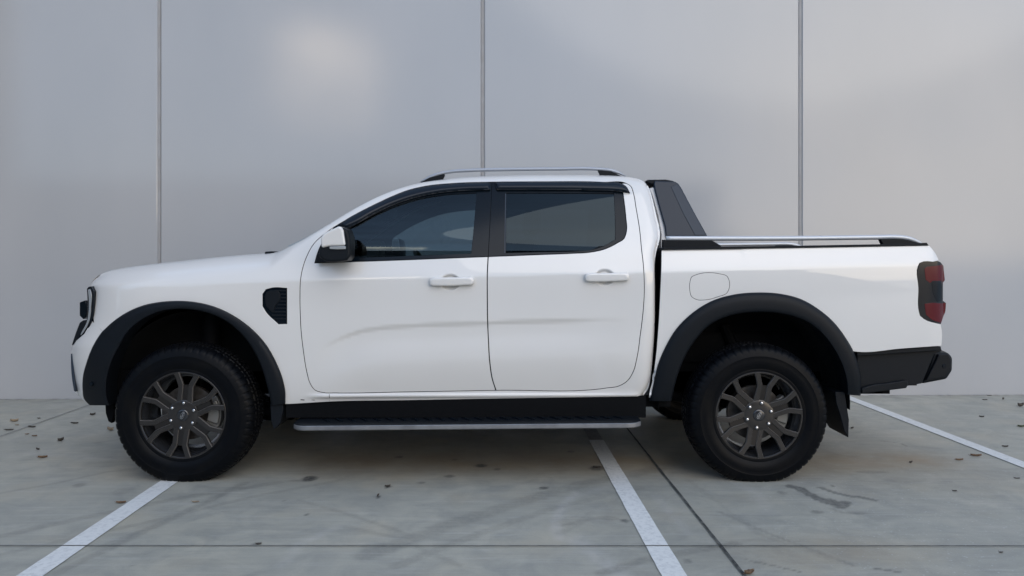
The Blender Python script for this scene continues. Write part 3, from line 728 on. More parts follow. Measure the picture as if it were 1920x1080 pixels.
def topcurve(p0, p1, n=50):
    x0 = L3(p0, 0, float(f_wt(L3(p0, 0, .7)[0])))[0]; x1 = L3(p1, 0, float(f_wt(L3(p1, 0, .7)[0])))[0]
    return [(float(a), float(f_wt(a)), float(f_zt(a)) - .0004) for a in np.linspace(x0, x1, n)]
near = to_side(*S_body, 1); far = to_side(*S_body, -1)
V, Fc, N, I = joinS([((near[0], near[1], near[2]), 0), ((far[0], far[1], far[2]), 0)])
nd = ndark[id(S_body[0])][1]; nf = len(near[1])
for q in range(nd): I[nf - 1 - 2 * q] = 1; I[2 * nf - 1 - 2 * q] = 1
body = mk('body', V, Fc, [M['paint'], M['dark']], truck, N, midx=I)
for s_ in (1, -1): shell(s_)
mb = MB(); v, f = span_grid(topcurve(800, 1214, 60), .02, 0, 24, 2.5); mb.add(v, f)
rearc = [(x, float(W(x, z)) , z) for x, z in [onsurf(*p) for p in catmull(rear_px[:12], False, 10)]]
v, f = span_grid([(x - .004, w - .03, z) for x, w, z in rearc], 0, -.01); mb.add(v, f, 0)
roof = mb.build('roof', [M['paint']], truck, smooth=True)
mb = MB(); v, f = span_grid(topcurve(169, 515, 60), lambda i: .004 + .012 * min(1, i / 30), 0.0, 30, 3); mb.add(v, f)
mb.build('bonnet', M['paint'], truck, smooth=True)
mb = MB(); v, f = span_grid(topcurve(545, 800, 40), .015, lambda i: .16 * (1 - i / 50), 24, 2); mb.add(v, f)
o = mb.build('windscreen', M['glass_clear'], truck, smooth=True)
# cowl and wiper foot
mb = MB()
a = L3(495, 472, .73); c = L3(523, 478, .73)
for s_ in (1,):
    P = [(L3(495, 478.5, .74)), (L3(496, 471.8, .74)), (L3(510, 471.0, .74)), (L3(523, 471.5, .74)), (L3(524, 480, .74))]
    mb.prism([(x, -.735, z) for x, z in P], [(x, .735, z) for x, z in P])
bevel(mb.build('cowl_panel', M['plastic'], truck), .004)
mb = MB(); 
x0, z0 = L3(560, 458, .74); mb.box(x0 - .17, x0 + .06, -.72, .72, z0 - .16, z0 - .045); mb.build('scuttle', M['plastic'], truck)

# nose: face between the two front corners
def nose():
    rows = []
    for py in np.linspace(541, 752, 44):
        x, z = L3(float(np.interp(py, [541, 560, 600, 625, 650, 667, 700, 736, 752], [169, 168, 162, 150, 136, 134, 136, 143, 158])), py, .79)
        w = float(W(x, z)) - .01; rows.append((x + .02, w, z))
    V = []; I = []; n = 36
    for x, w, z in rows:
        for k in range(n + 1):
            s = 1 - 2 * k / n; V.append((x - .17 * (1 - abs(s)**2.6), -w * s, z))
    Fc = []
    for i in range(len(rows) - 1):
        for k in range(n):
            Fc.append((i * (n + 1) + k, (i + 1) * (n + 1) + k, (i + 1) * (n + 1) + k + 1, i * (n + 1) + k + 1))
            z = rows[i][2]; s = abs(1 - 2 * (k + .5) / n); g = (.80 < z < 1.07 and s < .72) or (.50 < z < .62 and s < .6); lt = (.88 < z < 1.07 and s >= .72)
            I.append(1 if g else (2 if lt else 0))
    o = mk('grille_face', V, Fc, [M['paint'], M['plastic'], M['lens']], truck, midx=I)
    bm_fix(o); return o
nose()
for s_ in (1, -1):
    fb = obj_side('front_bumper', S_bump, M['paint'], truck, s_)

# doors
def prism_px(name, pts, w0, w1, mat, parent, side, bv=.004, seg=2, sm=True, ang=30, shear=None):
    """extruded outline: face on plane w0 (may be callable of z), back on w1; traced at the face's distance"""
    P = catmull(pts, True, 6, ang) if sm else pts
    top, bot = [], []
    for p, q in P:
        w = w0(p, q) if callable(w0) else w0; x, z = L3(p, q, w); wb = w1(p, q) if callable(w1) else w1
        top.append((x, -w * side, z)); bot.append((x, -wb * side, z))
    mb = MB(); mb.prism(top, bot); o = mb.build(name, mat, parent, ang=40)
    if bv: bevel(o, bv, seg, 50)
    return o
def handle(c, side, parent):
    cx, cy = c
    pts = [(cx - 41, cy - 5), (cx - 36, cy - 7.5), (cx, cy - 8), (cx + 38, cy - 8.5), (cx + 42, cy - 5), (cx + 42, cy + 3), (cx + 38, cy + 6), (cx, cy + 8), (cx - 36, cy + 8), (cx - 41, cy + 5)]
    rows = []; P = [L3(p, q, .965) for p, q in catmull(pts, True, 4, 8)]
    mx = sum(p[0] for p in P) / len(P); mz = sum(p[1] for p in P) / len(P)
    V = []; n = len(P); rings = [(1.0, .934), (1.0, .962), (.96, .9675), (.86, .9705), (.5, .9712)]
    for sc, w in rings:
        for x, z in P: V.append((mx + (x - mx) * (1 - (1 - sc) * .35), -w * side, mz + (z - mz) * sc))
    Fc = [(r * n + k, r * n + (k + 1) % n, (r + 1) * n + (k + 1) % n, (r + 1) * n + k) for r in range(len(rings) - 1) for k in range(n)] + [tuple(range((len(rings) - 1) * n, len(rings) * n))]
    o = mk('door_handle', V, Fc, M['paint'], parent); bm_fix(o)
    mb = MB(); x, z = L3(cx - 40, cy, .93); mb.box(x - .006, x + .006, -.955 * side, -.925 * side, z - .018, z + .018); 
    return o
for s_ in (1, -1):
    fd = obj_side('front_door', S_w1, M['paint'], truck, s_)
    obj_side('window_surround', S_b1, M['trim'], fd, s_)
    obj_side('window', S_g1, M['glass'], fd, s_)
    visor(V1, s_, fd); handle((846.5, 528), s_, fd)
    rd = obj_side('rear_door', S_w2, M['paint'], truck, s_)
    obj_side('window_surround', S_b2, M['trim'], rd, s_)
    obj_side('window', S_g2, M['glass_dark'], rd, s_)
    visor(V2, s_, rd); handle((1138, 520), s_, rd)
    bed = obj_side('cargo_bed', S_bed, M['paint'], truck, s_)
    if s_ > 0: obj_side('fuel_flap', S_flap, M['paint'], bed, s_)
    else: obj_side('flap_plate', S_flap, M['paint'], bed, s_)
    # thin seam line across the sill and small chips near the front arch
    if s_ > 0:
        for p, q, l, h in ((567, 749.6, 6, 1.2), (587, 749.6, 5, 1.1)):
            x, z = onsurf(p, q); w = float(W(x, z)) + .0008; k = .003; mb = MB()
            mb.add([(x - l * k / 1.6, -w, z - h * k / 2), (x + l * k / 1.6, -w, z - h * k), (x + l * k / 1.4, -w, z + h * k / 3), (x - l * k / 2, -w, z + h * k)], [(0, 1, 2, 3)])
            mb.build('paint_chip', M['mark'], body)
        SEAM = True
# window details: dividing bars
def bar_on(pa, pb, wd, side, parent, name, off=.004, mat=None):
    n = 10; V = []
    for k in range(n + 1):
        t = k / n; px = pa[0] + (pb[0] - pa[0]) * t; py = pa[1] + (pb[1] - pa[1]) * t
        for dx in (-wd, wd):
            x, z = onsurf(px + dx, py); V.append((x, -(float(W(x, z)) + off) * side, z))
    return mk(name, V, [(2 * k, 2 * k + 1, 2 * k + 3, 2 * k + 2) for k in range(n)], mat or M['trim'], parent)
M['bpillar'] = pm('b_pillar_black', (.008, .012, .020), .30, coat=.3, coat_r=.1)
for s_ in (1,):
    bar_on((617.5, 739), (618, 751.5), .45, s_, body, 'sill_seam', .0006, M['dark'])
    bar_on((948, 363), (946.5, 475), .9, s_, truck, 'window_channel', .001, M['bar2'])

# lower / rear closing parts -------------------------------------------------
def flare(outp, inp, side, name, lift=.030, n=70, depth=.12, endcap=True):
    A_ = resamp(outp, n); B = resamp(inp, n)
    prof = [(0.0, -.012, 'o'), (0.0, .004, 'o'), (.03, .011, 'o'), (.10, lift * .62, 'o'), (.16, lift * .80, 'o'), (.45, lift * .97, 'o'), (.80, lift * 1.0, 'o'), (.93, lift * .93, 'o'), (.985, lift * .70, 'o'), (1.0, lift * .3, 'o'), (1.0, -depth, 'o')]
    V = []; base = []
    baseB = []
    for a in A_: x, z = onsurf(*a); base.append(float(W(x, z, False)))
    for a in B: x, z = onsurf(*a); baseB.append(float(W(x, z, False)))
    for i in range(n):
        for t, dw, _ in prof:
            wb = base[i] * (1 - t) + baseB[i] * t
            p = A_[i] * (1 - t) + B[i] * t; w = wb + dw; x, z = L3(p[0], p[1], wb + max(dw, 0) if dw > 0 else wb); V.append((x, -w * side, z))
    m = len(prof)
    Fc = [(i * m + k, (i + 1) * m + k, (i + 1) * m + k + 1, i * m + k + 1) for i in range(n - 1) for k in range(m - 1)]
    Fc += [tuple(range(m)), tuple(range((n - 1) * m, n * m))[::-1]]
    o = mk(name, V, Fc, M['plastic'], truck); bm_fix(o); sharp_by_angle(o, 50); return o
def liner(cx, cz, r, w0, w1, side, a0=-10, a1=190):
    V = []; n = 48; prof = [(r, w0), (r, w1), (.06, w1)]
    for k in range(n + 1):
        a = R(a0 + (a1 - a0) * k / n)
        for rr, w in prof: V.append((cx + rr * math.cos(a), -w * side, cz + rr * math.sin(a)))
    Fc = [(k * 3 + j, (k + 1) * 3 + j, (k + 1) * 3 + j + 1, k * 3 + j + 1) for k in range(n) for j in range(2)]
    o = mk('wheel_arch_liner', V, Fc, M['dark'], truck); return o
FHUB = L3(340, 779.5, .965); RHUB = L3(1425, 783.5, .965)
for s_ in (1, -1):
    flare(FL_OUT, FL_IN, s_, 'wheel_arch_flare'); flare(FB_OUT, FB_IN, s_, 'wheel_arch_flare', .022); flare(RL_OUT, RL_IN, s_, 'wheel_arch_flare')
    liner(FHUB[0] + .03, FHUB[1] + .07, .51, .84, .50, s_, -4, 180); liner(RHUB[0] - .01, RHUB[1] + .07, .545, .90, .50, s_, -4, 184)
    # mud flaps
    prism_px('mud_flap', [(506, 740), (524, 740), (531, 765), (526, 793), (513, 806), (508, 790)], .90, .66, M['plastic'], truck, s_, .003, sm=False)
    o = prism_px('mud_flap', [(1566, 735), (1584, 735), (1592, 787), (1591, 821), (1583, 808), (1576, 780), (1568, 755)], .885, .62, M['plastic'], truck, s_, .003, sm=False)
    # lower splash guard under the front bumper
    prism_px('splash_guard', [(197, 757), (213, 757), (214, 775), (209, 794), (203, 790), (198, 775)], .70, .66, M['under'], truck, s_, .003, sm=False)
    # vent in the front fender
    v_in = [(p, q) for p, q in vent_px]
    x_, z_ = L3(515, 574, .93)
    prism_px('fender_vent', vent_px, .9345, .915, M['trim'], truck, s_, .004, 2, True, 20)
    fv = bpy.context.scene.objects[-1] if False else None
def scaled(pts, k, c=None):
    cx = sum(p for p, q in pts) / len(pts) if c is None else c[0]; cy = sum(q for p, q in pts) / len(pts) if c is None else c[1]
    return [(cx + (p - cx) * k, cy + (q - cy) * k) for p, q in pts]
vents = [o for o in truck.children if o.name.startswith('fender_vent')]
for o_, s_ in zip(sorted(vents, key=lambda o: o.name), (1, -1)):
    prism_px('vent_cover', [(505, 545), (520, 544), (525, 551), (525, 563), (516, 574), (514, 583), (509, 585), (498, 573), (496, 556), (499, 548)], .941, .930, M['plastic'], o_, s_, .003, 2, True, 20)
    mb = MB()
    for k in range(9):
        q = 545 + k * 6.6; p0 = max(496, 510 if q > 575 else 520); xa, za = L3(p0, q, .936); xb, zb = L3(536, q - 1, .936)
        mb.box(xa, xb, -.9375 * s_, -.930 * s_, za - .0035, za + .0035)
    mb.build('vent_louvre', M['plastic'], o_)

# headlights
for s_ in (1, -1):
    wf = lambda p, q: .80 + (p - 160) * .004
    hl = prism_px('headlight', [(162.5, 541), (166, 537.5), (170, 537), (175.5, 546.5), (175, 575), (172.5, 599), (160, 625), (151, 633.5), (147, 634), (149, 628), (161, 604), (163.5, 585), (163.5, 556)], lambda p, q: .835 + (p - 160) * .003, .66, M['trim'], truck, s_, .003)
    prism_px('running_light', [(164.5, 543), (168.5, 542), (170.5, 548), (170.2, 575), (168, 598), (157, 622), (152, 629), (150.5, 627), (163.5, 600), (165.8, 583), (165.8, 556)], lambda p, q: .842 + (p - 160) * .003, .70, M['lens'], hl, s_, .002)
    prism_px('lamp_housing', [(149, 567), (159.5, 563), (162, 568), (161.5, 594), (156, 599), (149, 592)], .66, .40, M['trim'], hl, s_, .004)
    prism_px('grille_corner', [(156.5, 600), (149, 605), (141, 626), (133.8, 648), (144, 639.5), (152, 634), (158, 625), (163, 606)], .80, .55, M['plastic'], truck, s_, .004)
    prism_px('bumper_insert', [(132.6, 663), (136, 668), (139, 700), (141.5, 735), (138.5, 733), (135, 712), (133, 690)], .80, .5, M['bar2'], truck, s_, .002)

# tail lights: lens on the corner of the bed
TL = [(1721.5, 502), (1724, 494), (1732, 490.5), (1757, 489.5), (1764, 492), (1771, 499), (1772.4, 526), (1769.5, 530), (1769.5, 564), (1774, 568), (1772, 588), (1764.5, 607.5), (1745, 602), (1731, 597), (1724.4, 591), (1722.5, 583)]
def tl_w(p, q): return float(.928 - .05 * np.clip((p - 1735) / 38, 0, 1)**2)
for s_ in (1, -1):
    def lens(name, pts, off, mat, par, rim, gap=0):
        o_ = [L3(p, q, tl_w(p, q)) for p, q in catmull(pts, True, 4, 25)]
        S = sheet(o_, [], .008, wfun=lambda x, z: .928 + off - .06 * np.clip((np.asarray(x) - 2.345) / .13, 0, 1)**2, rim=rim)
        return obj_side(name, S, mat, par, s_)
    t = lens('tail_light', TL, .004, M['smoke'], truck, .12)
    lens('red_lens', [(1733, 504), (1737, 500.5), (1768, 497), (1770.5, 500), (1772.5, 525), (1769.5, 529), (1764, 526), (1748, 526), (1743, 530), (1735, 524)], .006, M['red'], t, .03)
    lens('red_lens', [(1733, 570), (1747, 568), (1768, 569), (1774.5, 568), (1772.5, 587), (1764, 605), (1747, 599), (1736, 590)], .006, M['red'], t, .03)
    lens('reverse_lens', [(1746, 528), (1762, 528), (1768, 532), (1769, 563), (1757, 566), (1750, 553)], .0055, M['trim'], t, .03)
    # lower rear side panel, bumper, step
    prism_px('rear_valance', [(1607, 660), (1690, 654), (1764.5, 649.5), (1766, 659), (1752, 664), (1741, 690), (1729, 719), (1700, 724), (1608, 737)], .885, .70, M['plastic'], truck, s_, .004, 2, False)
    prism_px('valance_lip', [(1607, 660), (1690, 654), (1764.5, 649.5), (1765.5, 657), (1690, 662), (1607, 668)], .915, .70, M['plastic'], truck, s_, .004, 2, False)
    prism_px('side_step_pad', [(1636, 722), (1668, 718), (1700, 713), (1704, 719), (1700, 728), (1660, 733), (1638, 736), (1616, 738), (1616, 728)], .91, .80, M['plastic'], truck, s_, .005)
# rear bumper across the tail
mb = MB(); ring = []
RB = [(1752, 660), (1778, 661.5), (1786, 671), (1785.5, 695), (1775, 711), (1728, 720), (1742, 690)]
def rb(w, dx, sc=1.0):
    out = []
    for p, q in RB:
        x, z = L3(p, q, .80); out.append((x + dx, z))
    return out
secs = [(.80, -.0), (.70, .035), (.45, .09), (0, .11), (-.45, .09), (-.70, .035), (-.80, 0)]
n = len(RB); V = []
for w, dx in secs: V += [(x, -w, z) for x, z in rb(w, dx)]
Fc = [(i * n + k, i * n + (k + 1) % n, (i + 1) * n + (k + 1) % n, (i + 1) * n + k) for i in range(len(secs) - 1) for k in range(n)] + [tuple(range(n)), tuple(range((len(secs) - 1) * n, len(secs) * n))[::-1]]
mb.add(V, Fc); rbp = bevel(mb.build('rear_bumper', M['plastic'], truck, ang=30), .012, 3, 30)
for s_ in (1, -1):
    prism_px('bumper_corner', [(1760, 664), (1779, 664), (1784, 673), (1783.5, 693), (1774, 707), (1736, 714), (1748, 690), (1756, 674)], .815, .78, M['plastic'], rbp, s_, .006)
mb = MB(); x, z = L3(1771, 687, .82); mb.lathe([(0.0001, -.818), (.010, -.818), (.013, -.8145), (.013, -.80)], 20, c=(x, 0, z)); mb.build('parking_sensor', M['trim'], rbp)
mb = MB(); x, z = L3(174, 719, .88); wv = float(W(x, z)) + .022; mb.lathe([(0.0001, -wv + .001), (.010, -wv + .001), (.013, -wv + .006), (.013, -wv + .02)], 20, c=(x, 0, z)); mb.build('parking_sensor', M['trim'], truck)

# tailgate and bed interior
x1 = L3(1762, 600, .86)[0]; zb = L3(1762, 650, .86)[1]; zt_ = L3(1745, 462, .86)[1]; xf = L3(1243, 600, .9)[0]
mb = MB(); mb.box(x1 - .08, x1 - .022, -.825, .825, zb, zt_ - .035); tg = bevel(mb.build('tailgate', M['paint'], truck), .008)
mb = MB(); mb.box(x1 - .010, x1 + .012, -.16, .16, zt_ - .16, zt_ - .09); bevel(mb.build('tailgate_handle', M['plastic'], tg), .006)
mb = MB(); mb.box(xf + .01, x1 - .07, -.80, .80, 1.0, 1.02); mb.box(xf + .005, xf + .03, -.86, .86, .60, zt_ - .03)
for s_ in (1, -1): mb.box(xf + .03, x1 - .06, -.86 * s_, -.80 * s_, 1.0, zt_ - .035)
mb.build('bed_liner', M['plastic'], truck)
# bed top capping, rails
zr = lambda p: 469 - (p - 1240) * (8.3 / 502)
def bar_px(name, ptsw, r, mat, parent, seg=10, sx=1, sy=1):
    mb = MB(); mb.tube([(L3(p, q, w)[0], -w * s, L3(p, q, w)[1]) for p, q, w, s in ptsw], r, seg, sx=sx, sy=sy); return mb.build(name, mat, parent, smooth=True)
for s_ in (1, -1):
    prism_px('bed_capping', [(1241, 468.5), (1243, 464), (1500, 460.5), (1700, 457), (1738, 455), (1742, 460.5), (1500, 464.8)], .917, .80, M['plastic'], truck, s_, .002, 2, False)
    prism_px('rail_foot', [(1243, 449.5), (1334, 450), (1352, 460.5), (1352, 464), (1243, 466)], .885, .845, M['plastic'], truck, s_, .003, 2, False)
    prism_px('rail_foot', [(1651, 448.5), (1692, 447.5), (1712, 451.5), (1728, 457), (1728, 459), (1656, 459)], .885, .85, M['plastic'], truck, s_, .003, 2, False)
    # flattened aluminium bar
    pts = catmull([(1249, 446.8), (1330, 447), (1500, 446.6), (1640, 445), (1684, 444.6), (1700, 446.5), (1714, 451), (1729, 457.5)], False, 8, 60)
    bar_px('bed_rail', [(p, q, .875, s_) for p, q in pts], [.0135] * (len(pts) - 3) + [.012, .010, .006], M['silver'], truck, 12, sx=1.3, sy=1.0)
    # roof rails
    def wr(p): return .56
    pts = catmull([(788, 341.5), (800, 335), (820, 327), (845, 322), (880, 319.5), (960, 317.7), (1040, 316.8), (1119, 317), (1145, 319.5), (1160, 324), (1174, 331)], False, 8, 60)
    m = len(pts)
    bar_px('roof_rail', [(p, q, .60, s_) for p, q in pts], [.003, .005, .008] + [.0105] * (m - 6) + [.008, .005, .003], M['rail'], truck, 12, sx=1.1, sy=1.0)
    prism_px('rail_mount', [(787, 343.5), (805, 333), (833, 326), (834, 329), (829, 339), (800, 345)], .612, .585, M['plastic'], truck, s_, .002, 2, False)
    prism_px('rail_mount', [(1121, 319), (1146, 321), (1168, 331.5), (1160, 334), (1127, 332)], .612, .585, M['plastic'], truck, s_, .002, 2, False)

# sports bar
def sb_w(p, q): return .80 - (442 - q) / 100 * .12
for s_ in (1, -1):
    sb = prism_px('sports_bar', [(1226, 344), (1228, 339), (1266, 340.5), (1272, 344), (1277, 351), (1302, 398), (1327, 443), (1249, 443), (1247, 425), (1237, 390), (1228, 356)], sb_w, lambda p, q: sb_w(p, q) - .07, M['bar'], truck, s_, .006, 3, False)
    prism_px('bar_edge_face', [(1258, 350), (1270, 346), (1276, 353), (1301, 399), (1324, 441), (1303, 441), (1280, 398)], lambda p, q: sb_w(p, q) + .003, lambda p, q: sb_w(p, q) - .01, M['bar2'], sb, s_, .002, 1, False)
    prism_px('grey_bracket', [(1217, 353), (1226, 351), (1230, 362), (1240, 396), (1249, 428), (1250, 444), (1246, 464), (1238, 466), (1240, 440), (1234, 405), (1224, 370)], lambda p, q: min(.79, sb_w(p, q) - .02), lambda p, q: sb_w(p, q) - .10, M['greyplate'], sb, s_, .003, 1, False)
P = [L3(1211, 341, .68), L3(1214, 336.5, .68), L3(1250, 336, .68), L3(1266, 339.5, .68), L3(1262, 346, .68), L3(1222, 346, .68)]
mb = MB(); mb.prism([(x, -.67, z) for x, z in P], [(x, .67, z) for x, z in P]); bevel(mb.build('sports_bar_hoop', M['plastic'], truck), .008, 3)

# side step
def step(side):
    pts_o = [(546, 779), (553, 792), (700, 789.6), (900, 787), (1100, 784.6), (1169, 783.5), (1195, 780.5), (1203, 774)]
    zs_ = lambda x: .343 + (x + 1.2) * .0085
    V = []; xa = L3(547, 790, 1.03)[0]; xb = L3(1203.5, 783, 1.03)[0]; n = 60; I = []
    prof = [(.72, .0), (.985, .0), (1.028, -.003), (1.038, -.008), (1.041, -.011), (1.041, -.030), (1.036, -.035), (.98, -.038), (.75, -.038)]
    for k in range(n + 1):
        x = xa + (xb - xa) * k / n; e = min(k, n - k) / n; tuck = .05 * max(0, 1 - e / .035)**2
        for w, dz in prof:
            V.append((x, -(min(w, 1.05) - (tuck if w > .9 else 0)) * side, zs_(x) + dz))
    m = len(prof); Fc = [(k * m + j, (k + 1) * m + j, (k + 1) * m + j + 1, k * m + j + 1) for k in range(n) for j in range(m - 1)]
    I = [1 if j in (3, 4, 5) else 0 for k in range(n) for j in range(m - 1)]
    Fc += [tuple(range(m)), tuple(range(n * m, n * m + m))[::-1]]; I += [0, 0]
    o = mk('side_step', V, Fc, [M['plastic'], M['step_silver']], truck, midx=I); bm_fix(o); sharp_by_angle(o, 30)
    mb = MB()
    x = xa + .10
    while x < xb - .12:
        z = zs_(x) + .002
        for w0, w1, dx in ((.80, .86, 0), (.90, .97, .035)):
            mb.prism([(x + dx, -w0 * side, z + .003), (x + dx + .045, -w1 * side, z + .003), (x + dx + .062, -w1 * side, z + .003), (x + dx + .017, -w0 * side, z + .003)],
                     [(x + dx, -w0 * side, z - .006), (x + dx + .045, -w1 * side, z - .006), (x + dx + .062, -w1 * side, z - .006), (x + dx + .017, -w0 * side, z - .006)])
        x += .072
    t = mb.build('step_tread', M['trim'], o); t['kind'] = 'stuff'
    for x in (xa + .25, (xa + xb) / 2, xb - .25):
        mb = MB(); mb.box(x - .03, x + .03, -.80 * side, -.62 * side, .30, .45); mb.build('step_bracket', M['under'], o)
for s_ in (1, -1): step(s_)
# dark rocker under the sill
for s_ in (1, -1):
    mb = MB(); mb.box(L3(535, 750, .9)[0], L3(1212, 750, .9)[0], -.885 * s_, -.80 * s_, .35, .475)
    mb.build('rocker_panel', M['under'], truck)
# chassis
mb = MB()
mb.box(-1.30, .92, -.82, .82, .40, .47)
for s_ in (1, -1): mb.box(-2.25, 2.35, -.50 * s_, -.40 * s_, .42, .56)
mb.box(-2.40, -1.30, -.48, .48, .42, 1.0); mb.box(.90, 2.36, -.52, .52, .62, .80); mb.box(2.0, 2.36, -.80, .80, .52, .80)
mb.box(-2.42, -2.25, -.72, .72, .46, .60)
mb.tube([(RHUB[0], -.75, .376), (RHUB[0], .75, .376)], .06, 16); mb.lathe([(.0001, -.14), (.12, -.12), (.16, 0), (.12, .12), (.0001, .14)], 24, c=(RHUB[0], 0, .376))
mb.tube([(FHUB[0], -.78, .376), (FHUB[0], .78, .376)], .045, 12)
for s_ in (1, -1):
    mb.tube([(RHUB[0] - .62, -.56 * s_, .46), (RHUB[0] - .3, -.56 * s_, .40), (RHUB[0], -.56 * s_, .36), (RHUB[0] + .3, -.56 * s_, .42), (RHUB[0] + .62, -.56 * s_, .52)], .03, 8)
    mb.tube([(RHUB[0] + .10, -.60 * s_, .38), (RHUB[0] - .08, -.52 * s_, .85)], .032, 10)
    mb.tube([(FHUB[0] + .02, -.62 * s_, .40), (FHUB[0] + .03, -.60 * s_, .92)], .055, 12)
mb.tube([(-.3, -.25, .40), (.9, -.25, .40), (1.1, -.4, .42), (2.3, -.45, .45)], .035, 10)
mb.box(1.75, 2.3, -.5, .0, .42, .55)
mb.build('chassis', M['under'], truck)

# cab interior
ip = MB()
xs_, zs__ = L3(640, 470, .6)
cab = MB(); cab.box(-1.32, .92, -.86, .86, .475, .52); cab.build('cab_floor', M['dash'], truck)
dP = [L3(560, 470, .75), L3(620, 468, .75), L3(668, 474, .75), L3(690, 488, .75), L3(690, 560, .75), L3(560, 600, .75)]
mb = MB(); mb.prism([(x, -.76, z - .03) for x, z in dP], [(x, .76, z - .03) for x, z in dP]); bevel(mb.build('dashboard', M['dash'], truck), .03, 3)
mb = MB(); x0, z0 = L3(668, 462, .75); mb.box(x0 - .05, x0 + .04, -.16, .04, z0 - .06, z0 + .05); bevel(mb.build('centre_display', M['dash'], truck), .01)
# steering wheel (right-hand drive: on the far side)
mb = MB(); sc = Vector((-.62, .38, 1.16)); nrm = Vector((.86, 0, .5)).normalized(); u_ = Vector((0, 1, 0)); v_ = nrm.cross(u_)
mb.tube([sc + u_ * .185 * math.cos(a) + v_ * .185 * math.sin(a) for a in np.linspace(0, 2 * math.pi, 33)], .014, 8, cap=False)
for a in (math.pi, 0, -math.pi / 2): mb.tube([sc, sc + u_ * .18 * math.cos(a) + v_ * .18 * math.sin(a)], .016, 6)
mb.tube([sc - nrm * .25, sc + nrm * .01], .04, 10); mb.build('steering_wheel', M['dash'], truck, smooth=True)
def seat_at(x, y, w=.50, back=.62):
    mb = MB(); mb.box(x - .45, x + .05, y - w / 2, y + w / 2, .78, .93)
    P = [(x - .02, .88), (x + .12, .88), (x + .27, .88 + back), (x + .16, .88 + back), (x + .06, 1.2)]
    mb.prism([(a, y - w / 2, b_) for a, b_ in P], [(a, y + w / 2, b_) for a, b_ in P]); s = bevel(mb.build('seat', M['seat'], truck), .035, 3)
    mb = MB(); hx = x + .245; hz = .88 + back + .04; mb.box(hx - .04, hx + .055, y - .13, y + .13, hz, hz + .17); bevel(mb.build('headrest', M['seat'], s), .03, 3)
seat_at(-.12, -.38, back=.50); seat_at(-.12, .38, back=.50); seat_at(.72, 0, 1.35, back=.46)
mb = MB(); x0, z0 = L3(800, 345, .5); x1_, z1_ = L3(1195, 345, .5); mb.box(x0, x1_, -.60, .60, z0 - .035, z0 - .03); mb.build('headlining', M['lining'], truck)
mb = MB(); 
x0, z0 = L3(737, 399, 0.0); mb.box(x0 - .012, x0 + .012, -.12, .12, z0 - .035, z0 + .03); mb.tube([(x0, 0, z0 + .02), (x0 - .05, 0, z0 + .09)], .009, 6); bevel(mb.build('rear_view_mirror', M['dash'], truck), .008)

# door mirrors
for s_ in (1, -1):
    def ring(pts, w): return [(L3(p, q, w)[0], -w * s_, L3(p, q, w)[1]) for p, q in pts]
    MW = 1.10
    full = [(602, 444), (608, 437.5), (622, 430), (636, 425), (644, 427), (651, 431), (655, 443), (656, 481), (650, 488.5), (631, 491), (607, 488.5), (598.5, 482), (598, 472), (601, 462)]
    mh = prism_px('door_mirror', full, MW, .955, M['plastic'], fd if s_ < 0 else [o for o in truck.children if o.name == 'front_door'][0], s_, .012, 3, True, 40)
    prism_px('mirror_cap', [(601.5, 444), (608, 437), (622, 430), (636, 423.5), (641.5, 428), (645, 443), (647.5, 460.5), (630, 461), (616.5, 461.5), (603, 465), (601, 456)], MW + .012, .95, M['paint'], mh, s_, .011, 4, True, 40)
    prism_px('mirror_indicator', [(617.5, 462), (647.5, 461.5), (648, 467), (632, 467.5), (618, 467)], MW + .012, 1.0, M['lens'], mh, s_, .002, 1, False)
    prism_px('mirror_foot', [(595, 476), (610, 470), (640, 475), (650, 488), (630, 491.5), (592, 492)], .97, .90, M['plastic'], mh, s_, .005, 2, False)

# ------------------------------------------------ wheels
def tyre_mesh():
    half = .1275
    # profile from outer bead over the crown to the inner bead: (r, y) y=0 at outer sidewall face, grows inward
    P = [(.238, .022), (.244, .014), (.256, .011), (.262, .0125), (.275, .006), (.292, .001), (.308, .000), (.322, .0025), (.326, .001), (.333, .003), (.346, .008), (.354, .011), (.362, .018), (.370, .030), (.3745, .040), (.378, .052)]
    nC = 26; cr = [(.3785 + .0035 * math.sin(math.pi * k / nC), .052 + (.255 - .104) * k / nC) for k in range(1, nC)]
    P2 = P + cr + [(r, .255 - y) for r, y in P[::-1]]
    P2 = [(r if r < .29 else r + (r - .29) * .22, y) for r, y in P2]; n = len(P2); seg = 480; V = []
    for k in range(seg):
        a = 2 * math.pi * k / seg
        for j, (r, y) in enumerate(P2):
            yy = y - .1275; ay = abs(yy); d = 0
            u = a / (2 * math.pi)
            if r > .361:
                if ay > .060:   # shoulder lugs
                    ph = (u * 58 + (.25 if yy > 0 else 0)) % 1
                    if ph < .24: d = .0045 if ay < .118 else .002
                    if ay < .066: d = max(d, .008)
                else:
                    row = 0 if ay < .02 else 1
                    if abs(ay - .022) < .005: d = .008
                    ph = (u * (60 if row == 0 else 50) + yy * 9 * (1 if row else -1) + row * .3) % 1
                    if ph < .22: d = .0075
                    elif .55 < ph < .62: d = .004
            V.append(((r - d) * math.cos(a), y, (r - d) * math.sin(a)))
    Fc = [(k * n + j, ((k + 1) % seg) * n + j, ((k + 1) % seg) * n + j + 1, k * n + j + 1) for k in range(seg) for j in range(n - 1)]
    return V, Fc
RR = .2465      # outer lip radius of the rim
